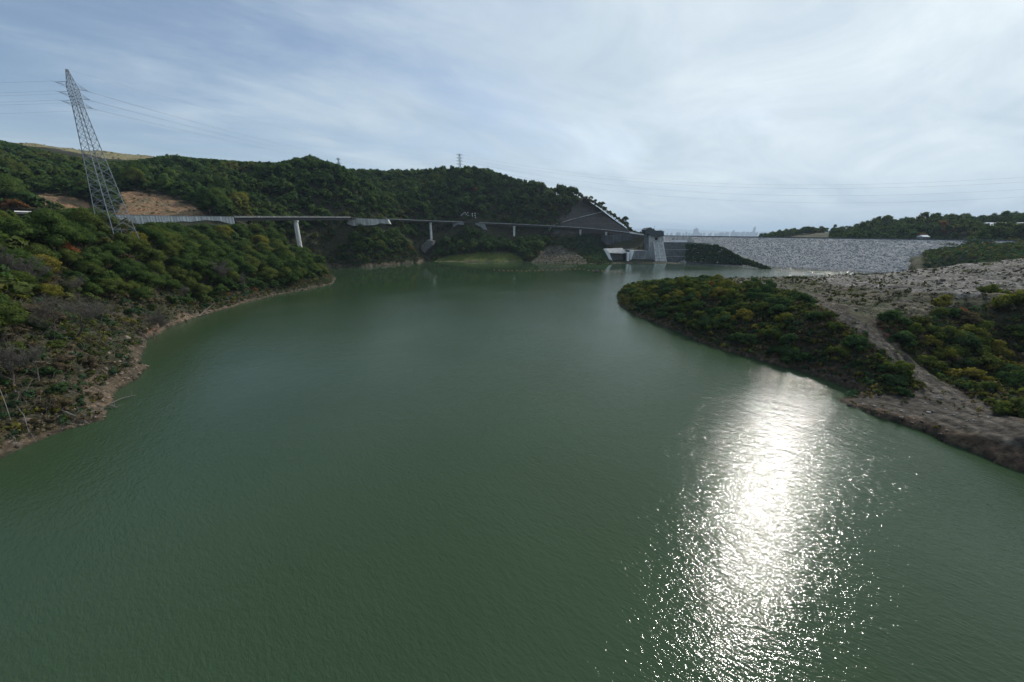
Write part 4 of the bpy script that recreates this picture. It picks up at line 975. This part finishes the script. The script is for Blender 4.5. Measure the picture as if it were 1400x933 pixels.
# ------------------------------------------------------------------ terraced cut slope
def cut_slope():
    m, nt = mat('cut_slope_cover'); P = pos(nt); s = nt.new('ShaderNodeSeparateXYZ'); nt.to(P, s.inputs[0])
    n1 = nt.noise(P, .5, 5, .6); f = nt.math('FRACT', nt.math('MULTIPLY', s.outputs[2], .5))
    c = nt.mix(nt.ramp(n1, .35, .65), (.034, .031, .031), (.078, .070, .066)); fx = nt.math('FRACT', nt.math('MULTIPLY', s.outputs[0], .33))
    c = nt.mix(nt.math('MULTIPLY', nt.math('MAXIMUM', nt.math('LESS_THAN', f, .2), nt.math('LESS_THAN', fx, .16)), .6), c, (.15, .14, .135)); c = nt.mix(nt.math('MULTIPLY', nt.ramp(nt.noise(P, .13, 5, .65), .5, .7), .7), c, (.055, .06, .035))
    nt.to(c, nt.p.inputs['Base Color']); nt.p.inputs['Roughness'].default_value = .95
    apex, bl, br = wd(799, 269.5, 632), wd(748, 321, 596), wd(868, 320, 590)
    t = empty('terraced_slope', tuple(np.mean([bl, br], 0))); tag(t, 'dark terraced cut slope with pale drainage benches above the right end of the viaduct', 'slope')
    # horizontal tiers
    NT_ = 7; mb = MB(); bench = MB(); L = []; 
    def edge(u):   # left and right outline as a function of height 0..1
        lpx = np.interp(u, [0, .3, .55, .85, 1], [742, 760, 772, 788, 797]); rpx = np.interp(u, [0, .25, .5, .8, 1], [868, 846, 828, 810, 801]); return lpx, rpx
    rows = []
    for k_ in range(NT_+1):
        u = k_/NT_; py = 320-(320-269.5)*u
        for d_ in (0, 1.6):
            D0 = 594+38*u+d_-(1.6 if k_ == 0 else 0); l, r = edge(u); r_ = []
            for j in range(21):
                a = l+(r-l)*j/20; z = wd((l+r)/2, py, 594+38*u)[2]; D_ = D0+(a-800)*.03
                r_.append((wd(a, py, D_)[0], D_, z))
            rows.append(r_)
    mb.strip(rows); back = [(p[0], p[1]+14, p[2]-8) for p in rows[-1]]; mb.strip([rows[-1], back]); keep(mb.build('slope_face', m, t), t)
    for k_ in (2, 4, 6, 8, 10, 12):
        r_ = rows[k_+1]; b = MB()
        for p, q in zip(r_[:-1], r_[1:]): b.bar((p[0], p[1]-1.4, p[2]+.15), (q[0], q[1]-1.4, q[2]+.15), .14)
        keep(b.build('bench_drain', M['grey_concrete'], t), t)
    def on(a, py): u = (320-py)/(320-269.5); return wd(a, py, 594+38*u+(a-800)*.03-1.8)
    b = MB(); pl = [(756, 308), (780, 300.5), (806, 294), (824, 289.5)]
    for p, q in zip(pl[:-1], pl[1:]): b.bar(on(*p), on(*q), .75, .75)
    keep(b.build('access_ramp', M['concrete'], t), t)
    b = MB(); pl = [(803, 272.5), (818, 282.5), (836, 296), (850, 307.5), (861, 317)]
    for p, q in zip(pl[:-1], pl[1:]): b.bar(on(*p), on(*q), .34, .34)
    keep(b.build('drain_stair', M['grey_concrete'], t), t)
    for a, b0, b1 in ((779, 300, 316), (810, 281, 291)):
        b = MB(); b.bar(on(a, b0), on(a, b1), .18); keep(b.build('drain_chute', M['grey_concrete'], t), t)
cut_slope()
# bushes along the right rim of the cut slope
rim = [(803, 268, 2.4, 'shrub_rust'), (808, 268, 2.6, 'shrub_yellow'), (814, 272, 2.4, 'shrub_olive'), (820, 276, 2.6, 'shrub_yellow'), (824, 276, 3.0, 'shrub_green'), (828, 283, 2.6, 'shrub_olive'), (834, 288, 2.4, 'shrub_yellow'), (840, 291, 2.2, 'shrub_olive'), (846, 296, 2.2, 'shrub_olive'),
       (851, 300, 2.4, 'shrub_yellow'), (855, 297, 4.0, 'shrub_green'), (857, 303, 3, 'shrub_green'), (862, 311, 2.6, 'shrub_green'), (870, 316, 2.2, 'shrub_green'), (876, 317.5, 2.2, 'shrub_green'), (881, 318, 2.0, 'shrub_olive')]
rk = ['shrub_olive', 'shrub_green', 'shrub_yellow', 'shrub_green', 'shrub_olive']
rim = [(a, b, R*1.35, k_) for a, b, R, k_ in rim]+[(804+1.9*j, float(np.interp(804+1.9*j, [803, 820, 838, 852, 864, 884], [270, 278.5, 291.5, 302, 313, 319.5]))+rr.uniform(-.5, 1), rr.uniform(2.2, 3.6), rk[j % 5]) for j in range(42)]
for n_, (a, b, R, key) in enumerate(rim):
    w = wd(a, b+3, 612 if a < 850 else 606); place_tree('shrub', key, w[0], w[1], w[2]-R*.3, R, 1.2, n_, SL[key]+' on the right rim of the dark terraced slope', 'shrub', SL[key]+'s on the rim of the terraced slope', n_)
itc = []
for j in range(420):
    u = rr.random()**1.3; l = np.interp(u, [0, .3, .55, .85, 1], [742, 760, 772, 788, 797]); rx = np.interp(u, [0, .25, .5, .8, 1], [868, 846, 828, 810, 801]); v = rr.random()
    if v > .16 and rr.random() < .45: continue
    edge_ = v < .16; a = l+(rx-l)*(v*.6 if edge_ else v); w = wd(a, 320-50.5*(round(u*7)/7 if not edge_ else u), 594+38*u+(a-800)*.03-4.5); itc.append((w[0], w[1], w[2]+.1, rr.uniform(1.6, 3.4) if edge_ else rr.uniform(.5, 1.3), rr.choice(['shrub_green', 'shrub_olive']) if edge_ else rr.choice(['shrub_dry', 'shrub_olive'])))
shrub_mass(itc, 'slope_weeds', 'weeds and low bushes on the benches of the terraced slope', 38, per=40, size=.36)
# earth behind that rim so the bushes stand on something
mb = MB(); a_ = [wd(p, q, 606) for p, q in ((799, 271), (820, 285), (838, 299), (852, 309), (868, 319), (890, 322))]; mb.strip([[(p[0], p[1]+2, p[2]) for p in a_], [(p[0], p[1]+16, p[2]-1) for p in a_], [(p[0]+20, p[1]+90, 20) for p in a_]])
tag(mb.build('slope_terrain', simple('rim_soil', (.05, .055, .03), .95, .3, .3)), kind='structure')
# ------------------------------------------------------------------ walls, spillway, intake tower
face('shotcrete_wall', 'dark stained shotcrete wall between the viaduct end and the intake tower', 'wall', [(826, 322), (864, 319.6), (884, 321.8), (884, 343.5), (850, 342), (836, 341), (824, 330)], 572, 14, M['dark_shotcrete'])
face('concrete_apron', 'smooth grey concrete apron wall between the spillway and the intake tower', 'wall', [(866, 343), (893, 343.5), (899, 361.5), (862, 361.5)], 508, 30, M['grey_concrete'])
t = empty('road_deck_wall', tuple(wd(872, 320, 574))); tag(t, 'pale concrete parapet where the viaduct reaches the intake tower', 'parapet')
face('coping', None, None, [(861, 316.8), (868, 318.2), (884, 321), (884, 322.4), (866, 320), (861, 319)], 570, 1.5, M['pale_concrete'], parent=t)
# spillway inlet
SD = 500; sw = empty('spillway_inlet', tuple(wd(848, 350, SD))); tag(sw, 'white concrete spillway inlet with splayed side walls at the waterline', 'spillway')
face('slab', None, None, [(826, 340.5, 512), (851, 339.5, 512), (857, 345.5, 503), (851, 347, 501), (833, 346, 501)], SD, 5, M['concrete'], parent=sw)
face('wing_wall', None, None, [(825.5, 341), (829, 341), (833, 346), (839.5, 361.8), (836.5, 361.8), (830.5, 350)], 500, 2.2, M['white'], parent=sw)
face('pier', None, None, [(857.5, 345.5), (861, 345.5), (859.6, 361.8), (857.2, 361.8)], 499.5, 5, M['white'], parent=sw)
face('pier', None, None, [(862, 342.5), (866.5, 342.8), (866.2, 346), (862.3, 358), (862, 361.8), (861.3, 361.8)], 504, 4, M['white'], parent=sw)
face('back_wall', None, None, [(834, 345), (859, 345), (860, 361.8), (837, 361.8)], 509, 3, M['footing'], parent=sw)
face('gate', None, None, [(851, 347.2), (857, 347.2), (857, 361.8), (853, 361.8)], 506, 1.0, M['black'], parent=sw)
face('railing', None, None, [(852, 340.8), (866, 340.5), (866, 341.3), (852, 341.8)], 507, .3, M['rail'], parent=sw)
# intake tower
TD = 520; it_ = empty('intake_tower', tuple(wd(896, 345, TD))); tag(it_, 'concrete intake tower with a dark gatehouse and an inclined rail down to the water', 'intake tower')
face('shaft', None, None, [(883.5, 320), (889, 320), (889, 343), (884.5, 343)], TD+4, 10, M['grey_concrete'], parent=it_)
face('shaft', None, None, [(887.5, 322), (907, 322), (907, 331), (894, 331), (895, 344), (887.5, 344)], TD, 14, M['concrete'], parent=it_)
h_ = face('gatehouse', None, None, [(883, 315), (897, 315.5), (907.5, 316.5), (908, 322.5), (902, 324.5), (891, 323), (886, 320), (883, 319.5)], TD-2, 16, M['darkpanel'], parent=it_)
face('roof', None, None, [(882.5, 314.6), (886, 312), (890.5, 311), (891.5, 313), (894, 312.6), (895, 314.6), (897.5, 315.6), (904, 315.2), (908.5, 317), (908.5, 317.6), (882.5, 315.6)], TD-2.5, 17, M['darkpanel'], parent=it_)
face('window', None, None, [(895.5, 324.8), (899, 324.8), (899, 328.5), (895.5, 328.5)], TD-.3, .4, M['black'], parent=it_)
mb = MB(); mb.bar(wd(894.6, 314, TD), wd(894.6, 307.8, TD), .16, .08); mb.bar(wd(893.9, 310.5, TD), wd(895.3, 310.5, TD), .1); keep(mb.build('mast', M['steel'], it_), it_)
face('inclined_face', None, None, [(893, 330.5, 518), (907, 330.5, 518), (912.5, 361.8, 496), (896.5, 361.8, 496)], TD, 12, M['concrete'], parent=it_)
for a0, a1 in ((893.6, 897.5), (899.5, 904), (905.5, 911.3)):
    mb = MB(); mb.bar(wd(a0, 330.4, 517.4), wd(a1, 361.8, 495.4), .35); keep(mb.build('guide_rail', M['pale_concrete'], it_), it_)
mb = MB()
for k_ in range(9):
    u = k_/8; mb.bar(wd(893.6+3.9*u, 330.4+31.2*u, 517.2-22*u), wd(905.5+5.8*u, 330.4+31.2*u, 517.2-22*u), .16)
keep(mb.build('rail_ties', M['grey_concrete'], it_), it_)
face('white_column', None, None, [(907.6, 325), (909, 324), (909, 331), (907.2, 331)], TD-1, 3, M['white'], parent=it_)
# revetment right of tower
rv = empty('terraced_revetment', tuple(wd(940, 345, 520))); tag(rv, 'dark block revetment in three terraces right of the intake tower', 'revetment')
for (y0, y1, d0, d1, xl, xr) in ((331.8, 341.2, 528, 522, 906, 1000), (341.8, 350.5, 517, 512, 908, 1012), (351.1, 361.6, 507, 501, 911, 1016)):
    face('terrace_face', None, None, [(xl, y0, d0), (941, y0, d0), (941, y1, d1), (xl+1.5, y1, d1)], 520, 12, M['dark_shotcrete'], parent=rv)
    face('terrace_edge', None, None, [(xl, y0-.5, d0-.4), (941, y0-.5, d0-.4), (xr-30, y0+1.5, DT(xr-30, y0)-6), (xr-30, y0+2.3, DT(xr-30, y0)-6), (941, y0+.15, d0-.4), (xl, y0+.15, d0-.4)], 520, 2, M['grey_concrete'], parent=rv)
fc_ = face('shore_kerb', 'pale kerb line along the waterline below the dark planted terraces', 'kerb', [(939, 357.8, 482), (1014, 360.6, 436), (1015, 363.8, 434), (939, 361.8, 480)], 480, 3, M['grey_concrete'])
# planted terraces: shrubs massed
it = []
for k_ in range(1700):
    a = rr.uniform(938, 1052); u = rr.random(); topy = np.interp(a, [938, 978, 985, 1010, 1050], [333, 334, 336, 350, 365.5]); py = topy+(np.interp(a, [938, 1014, 1050], [356.5, 360, 367.5])-topy)*u
    D_ = DT(a, py)-5; w = wd(a, py, D_); it.append((w[0], w[1], w[2]-1.2, rr.uniform(1.4, 2.4), rr.choice(['shrub_green', 'shrub_olive'], p=[.8, .2]) if a < 1015 or rr.random() < .7 else rr.choice(['shrub_dry', 'shrub_yellow'])))
shrub_mass(it, 'terrace_shrubbery', 'dense dark shrubbery on the terraces beside the dam face', 37, per=70, size=.38)
# ------------------------------------------------------------------ rockfill dam
dam = empty('rockfill_dam', ((DAM_L[0]+DAM_R[0])/2, (DAM_L[1]+DAM_R[1])/2, 0)); tag(dam, 'broad rockfill dam with a pale grey stone face sloping into the water', 'dam')
dl = DAM_L+(DAM_L-DAM_R)*.06; dr = DAM_R+(DAM_R-DAM_L)*.10; ZL, ZR = 34.6, 31.4
dirn = (dr-dl)/np.linalg.norm(dr-dl); nw = np.array([-dirn[1], dirn[0]]); nw = -nw if nw@np.array([1, 1]) > 0 else nw      # towards the water
nu, nv_ = 260, 60; U, V_ = np.meshgrid(np.linspace(0, 1, nu), np.linspace(0, 1, nv_))
zc = ZL+(ZR-ZL)*U; run = (34+6)*2.55*V_; X = dl[0]+(dr-dl)[0]*U+nw[0]*run; Y = dl[1]+(dr-dl)[1]*U+nw[1]*run; Z = zc-run/2.55+fbm(X/2.2, Y/2.2, 201, 4)*.8*(V_ > .03)
ii = np.arange(nu*nv_).reshape(nv_, nu); fq = np.stack([ii[:-1, :-1], ii[:-1, 1:], ii[1:, 1:], ii[1:, :-1]], -1).reshape(-1, 4)
md, nt = mat('rockfill'); P = pos(nt); vo = nt.new('ShaderNodeTexVoronoi'); vo.inputs['Scale'].default_value = .85; nt.to(P, vo.inputs['Vector'])
hs_ = nt.new('ShaderNodeSeparateColor'); nt.to(vo.outputs['Color'], hs_.inputs[0])
c = nt.ramp(hs_.outputs[0], 0, 1, (.22, .225, .23), (.44, .44, .43)); nt.to(nt.mix(1, c, nt.ramp(vo.outputs['Distance'], .2, .75, (1, 1, 1), (.66, .66, .68)), 'MULTIPLY'), nt.p.inputs['Base Color']); nt.p.inputs['Roughness'].default_value = .9
lk = nt.p.inputs['Base Color'].links[0].from_socket; sz = nt.new('ShaderNodeSeparateXYZ'); nt.to(P, sz.inputs[0]); nt.to(nt.mix(1, nt.mix(1, lk, nt.ramp(nt.math('MULTIPLY', sz.outputs[2], .2), .2, .45, (.55, .52, .48), (1, 1, 1)), 'MULTIPLY'), nt.ramp(nt.noise(P, .035, 5, .6), .3, .7, (.82, .82, .84), (1.12, 1.11, 1.08)), 'MULTIPLY'), nt.p.inputs['Base Color'])
b = nt.new('ShaderNodeBump'); b.inputs['Distance'].default_value = 1.0; b.inputs['Strength'].default_value = .8; b.invert = True; nt.to(vo.outputs['Distance'], b.inputs['Height']); nt.to(b.outputs[0], nt.p.inputs['Normal'])
keep(link('upstream_face', np_mesh('upstream_face', np.stack([X, Y, Z], -1).reshape(-1, 3), fq, md), dam), dam)
r3 = np.random.default_rng(77); n_ = 16000; u = r3.random(n_); v = r3.random(n_)*.92+.02; zc = ZL+(ZR-ZL)*u; run = 40*2.55*v
o = rubble(list(zip(dl[0]+(dr-dl)[0]*u+nw[0]*run, dl[1]+(dr-dl)[1]*u+nw[1]*run, zc-run/2.55, np.abs(r3.normal(.30, .18, n_))+.2)), 'riprap', '', M['riprap'], 78)
o.parent = dam; keep(o, dam); o['kind'] = 'stuff'
def along(u, off, z): return (dl[0]+(dr-dl)[0]*u-nw[0]*off, dl[1]+(dr-dl)[1]*u-nw[1]*off, ZL+(ZR-ZL)*u+z)
mb = MB(); mb.strip([[along(k_/30, -.3, -.6) for k_ in range(31)], [along(k_/30, -.3, .15) for k_ in range(31)], [along(k_/30, 10, .15) for k_ in range(31)], [along(k_/30, 90, -38) for k_ in range(31)]])
keep(mb.build('crest', M['asphalt'], dam), dam)
mb = MB(); mb.strip([[along(k_/30, a, b) for k_ in range(31)] for a, b in ((0, .16), (0, 1.0), (.35, 1.0), (.35, .16))]); keep(mb.build('crest_parapet', M['darkpanel'], dam), dam)
mb = MB()
for k_ in range(120): mb.bar(along(k_/119, -.1, .2), along(k_/119, -.1, 1.25), .09)
keep(mb.build('crest_posts', M['rail'], dam), dam)
# pale block at crest left end
cb = empty('crest_abutment', tuple(wd(930, 328, 535))); tag(cb, 'pale concrete slab and low wall on the crest beside the intake tower', 'abutment')
face('low_wall', None, None, [(919, 328.5), (939.5, 329), (939.5, 331.6), (908, 331), (908, 330.2), (919, 330.2)], 532, 6, M['white'], parent=cb)
face('wall_panel', None, None, [(925, 323), (945, 323.3), (950, 331.5), (921, 331.5), (922, 326)], 542, 8, M['concrete'], parent=cb)
face('ledge', None, None, [(905, 331.8), (985, 332.6), (985, 334), (905, 333.6)], 540, 12, M['grey_concrete'], parent=cb)
mb = MB(); mb.bar(wd(907, 323.2, 545), wd(926, 323.4, 545), .3); 
for k_ in range(8): mb.bar(wd(908+2.4*k_, 323.2, 545), wd(908+2.4*k_, 325.6, 545), .1)
keep(mb.build('railing', M['rail'], cb), cb)
# ------------------------------------------------------------------ right abutment road walls, houses
face('road_wall', 'long grey retaining wall at the right end of the dam crest', 'wall', [(1215, 328.2, 425), (1300, 327.6, 408), (1306, 333.5, 404), (1280, 334.5, 405), (1222, 331.5, 425)], 410, 8, M['concrete'])
face('road_wall', 'short grey retaining wall right of the dark bush at the dam end', 'wall', [(1312, 331, 400), (1338, 331.6, 392), (1334, 335.8, 390), (1308, 336, 398)], 395, 8, M['grey_concrete'])
def shed(pxl, pxr, pyt, pye, D, dep, label, nwin):
    a = wd(pxl, pye, D); b = wd(pxr, pye, D); zt = wd(pxl, pyt, D+dep*.5)[2]; L = b[0]-a[0]; wh = 3.0; t = empty('long_shed' if L > 20 else 'hut', (a[0], D, a[2]-wh)); tag(t, label, 'building')
    mb = MB(); mb.box(.4, L-.4, .4, dep-.4, -4, wh); wl = mb.build('wall', M['grey_concrete'], t)
    rh = max(zt-a[2], .8); mb = MB(); mb.prism([(0, 0, wh+.003), (0, dep, wh+.003), (0, dep/2, wh+rh)], (L, 0, 0)); mb.build('roof', M['white'], t)
    for k_ in range(nwin):
        x = 1.2+(L-2.4)*k_/nwin; f_ = MB(); f_.box(x, x+(L-2.4)/nwin*.62, .33, .397, .9, 2.4); w_ = f_.build('window', M['glass'], t)
        f_ = MB(); f_.box(x-.12, x+(L-2.4)/nwin*.62+.12, .35, .395, .7, .88); f_.build('sill', M['pale_concrete'], w_)
    return t
shed(1354, 1475, 304.4, 308.8, 470, 14, 'long low building with a bright white roof on the right hill', 16)
shed(1262, 1272, 321.6, 324.2, 468, 8, 'small hut with a white roof among dark trees right of the dam', 2)
w = wd(1104, 310.3, 770); t = empty('water_tower', (w[0], w[1], w[2]-16)); tag(t, 'square tower rising behind the low wooded knoll beyond the dam', 'tower')
mb = MB(); mb.box(-2, 2, -2, 2, -4, 13); mb.build('shaft', M['grey_concrete'], t); mb = MB(); mb.box(-2.8, 2.8, -2.8, 2.8, 13, 16); mb.build('top', M['darkpanel'], t)
# ------------------------------------------------------------------ floats of the boom and the work boat
gp = 'orange floats of the boom across the spillway bay'
fl = [(676+6.1*k_+rr.uniform(-1, 1), 369.4+1.2*math.sin(k_/4.)+(2.0 if k_ > 20 else 0)+rr.uniform(-.3, .3)) for k_ in range(30)]
mbf = MB(); 
def torusless(r, L):     # spindle float: capped barrel lying on the water with a neck
    m_ = MB(); prof = [(0, -L), (r*.6, -L), (r, -L*.6), (r, L*.6), (r*.6, L), (0, L)]
    m_.strip([[(x, max(q, .001)*math.cos(a), max(q, .001)*math.sin(a)) for a in np.linspace(0, 2*math.pi, 9)] for q, x in prof]); return m_.mesh('float', M['buoy'], True)
fm = torusless(.32, .7)
for a, b in fl:
    w = wz(a, b, .1); o = link('boom_float', fm); o.location = (w[0], w[1], .12); o.rotation_euler = (0, 0, rr.uniform(-.3, .3)); tag(o, 'small orange float in the boom line across the calm bay', 'float', gp)
w = wz(815.5, 371.8, 0); t = empty('work_boat', (w[0], w[1], 0), .1); tag(t, 'small dark work boat moored near the spillway inlet', 'boat')
mb = MB(); secs = []
for x, hw, k0 in ((-3.2, .95, .0), (-1, 1.15, .0), (1.2, 1.05, .0), (2.6, .6, .15), (3.4, .05, .4)): secs.append([(x, -hw, .75+k0*.5), (x, -hw*.8, .1), (x, 0, -.2+k0), (x, hw*.8, .1), (x, hw, .75+k0*.5), (x, hw*.85, .7+k0*.5), (x, 0, .15+k0), (x, -hw*.85, .7+k0*.5), (x, -hw, .75+k0*.5)])
mb.strip(secs); mb.add(secs[0][:5], [(0, 1, 2, 3, 4)]); mb.build('hull', M['darkpanel'], t); mb = MB(); mb.box(-1.4, .3, -.7, .7, .3, 1.6); mb.build('cabin', M['darkpanel'], t); mb = MB(); mb.box(-3.5, -3.2, -.2, .2, -.1, .95); mb.build('outboard_motor', M['black'], t)
# ------------------------------------------------------------------ haze
mh = bpy.data.materials.new('thin_air'); mh.use_nodes = True; nt = mh.node_tree; nt.nodes.clear(); ou = nt.nodes.new('ShaderNodeOutputMaterial'); pv = nt.nodes.new('ShaderNodeVolumePrincipled')
pv.inputs['Color'].default_value = (.62, .78, .95, 1); pv.inputs['Density'].default_value = HAZE = .00006; pv.inputs['Anisotropy'].default_value = .3; nt.links.new(pv.outputs[0], ou.inputs['Volume'])
mb = MB(); mb.box(-45000, 45000, -45000, 45000, -64.5, 700); hz = mb.build('haze', mh); tag(hz, 'thin blue haze over the far plain', kind='stuff')
# ------------------------------------------------------------------ sky, sun, camera
SUN_EL, SUN_AZ = math.radians(38), math.radians(41)
sd_ = Vector((math.cos(SUN_EL)*math.sin(SUN_AZ), math.cos(SUN_EL)*math.cos(SUN_AZ), math.sin(SUN_EL)))
L = bpy.data.lights.new('sun', 'SUN'); L.energy = 2.15; L.angle = math.radians(.6); L.color = (1, .95, .88); lo = bpy.data.objects.new('sun', L); COL.objects.link(lo); lo.rotation_euler = sd_.to_track_quat('Z', 'Y').to_euler()
w = bpy.data.worlds.new('World'); S.world = w; w.use_nodes = True; nt = NT(w); bg = nt.n['Background']; out = nt.n['World Output']
sky = nt.new('ShaderNodeTexSky', sky_type='NISHITA', sun_disc=False, sun_elevation=SUN_EL, sun_rotation=SUN_AZ, altitude=100, air_density=1.0, dust_density=1.2, ozone_density=1.5)
nt.to(sky.outputs[0], bg.inputs[0]); bg.inputs[1].default_value = .09
tc = nt.new('ShaderNodeTexCoord').outputs['Generated']; sx = nt.new('ShaderNodeSeparateXYZ'); nt.to(tc, sx.inputs[0]); X_, Y_, Z_ = sx.outputs
zz = nt.math('ADD', nt.math('MAXIMUM', Z_, 0), .13); cx = nt.math('DIVIDE', X_, zz); cy = nt.math('DIVIDE', Y_, zz)
cmb = nt.new('ShaderNodeCombineXYZ'); nt.to(cx, cmb.inputs[0]); nt.to(cy, cmb.inputs[1])
cv = nt.new('ShaderNodeCombineXYZ'); nt.to(nt.math('MULTIPLY', nt.math('ADD', nt.math('MULTIPLY', cx, .80), nt.math('MULTIPLY', cy, .60)), .55), cv.inputs[0]); nt.to(nt.math('ADD', nt.math('MULTIPLY', cx, .60), nt.math('MULTIPLY', cy, -.80)), cv.inputs[1])
n1 = nt.noise(cv.outputs[0], .8, 7, .56, .5); n2 = nt.noise(cv.outputs[0], 2.4, 9, .64, .7); n3 = nt.noise(cmb.outputs[0], .28, 3, .5, .2)
# cover grows to the right (east) and to the horizon
cov = nt.math('ADD', nt.math('MULTIPLY', n1, 1.0), nt.math('ADD', nt.math('MULTIPLY', n2, .42), nt.math('MULTIPLY', n3, .35)))
cov = nt.math('ADD', cov, nt.math('MULTIPLY', X_, .27)); cov = nt.math('SUBTRACT', cov, nt.math('ADD', nt.math('MULTIPLY', Z_, .10), .09))
mr = nt.new('ShaderNodeMapRange'); mr.interpolation_type = 'SMOOTHSTEP'; nt.to(cov, mr.inputs[0]); mr.inputs[1].default_value = .43; mr.inputs[2].default_value = .88; mr.inputs[3].default_value = .10; mr.inputs[4].default_value = .97
dt = nt.new('ShaderNodeVectorMath', operation='DOT_PRODUCT'); nt.to(tc, dt.inputs[0]); dt.inputs[1].default_value = sd_
glow = nt.math('POWER', nt.math('MAXIMUM', dt.outputs['Value'], 0), 5.0)
shade = nt.ramp(nt.noise(cv.outputs[0], 1.3, 8, .6, .8), .32, .68, (.76, .81, .86), (1.14, 1.12, 1.09))
ccol = nt.mix(1, shade, nt.mix(glow, (.43, .515, .585), (.60, .665, .705)), 'MULTIPLY')
bg2 = nt.new('ShaderNodeBackground'); nt.to(ccol, bg2.inputs[0]); bg2.inputs[1].default_value = 1.0
ms = nt.new('ShaderNodeMixShader'); nt.to(mr.outputs[0], ms.inputs[0]); nt.to(bg.outputs[0], ms.inputs[1]); nt.to(bg2.outputs[0], ms.inputs[2]); nt.to(ms.outputs[0], out.inputs[0])
cam = bpy.data.cameras.new('camera'); co = bpy.data.objects.new('camera', cam); COL.objects.link(co); co.location = (0, 0, CH); co.rotation_euler = (math.pi/2-PITCH, 0, 0)
cam.sensor_width = 36; cam.lens = 36*F/1400; cam.clip_start = .5; cam.clip_end = 90000; S.camera = co
S.view_settings.view_transform = 'Standard'; S.view_settings.look = 'None'; S.view_settings.gamma = 1; S.view_settings.exposure = .45
S.cycles.use_denoising = True; S.cycles.denoising_prefilter = 'ACCURATE'; S.cycles.denoising_input_passes = 'RGB_ALBEDO_NORMAL'; S.cycles.max_bounces = 6; S.cycles.volume_bounces = 0; S.cycles.caustics_reflective = False; S.cycles.caustics_refractive = False
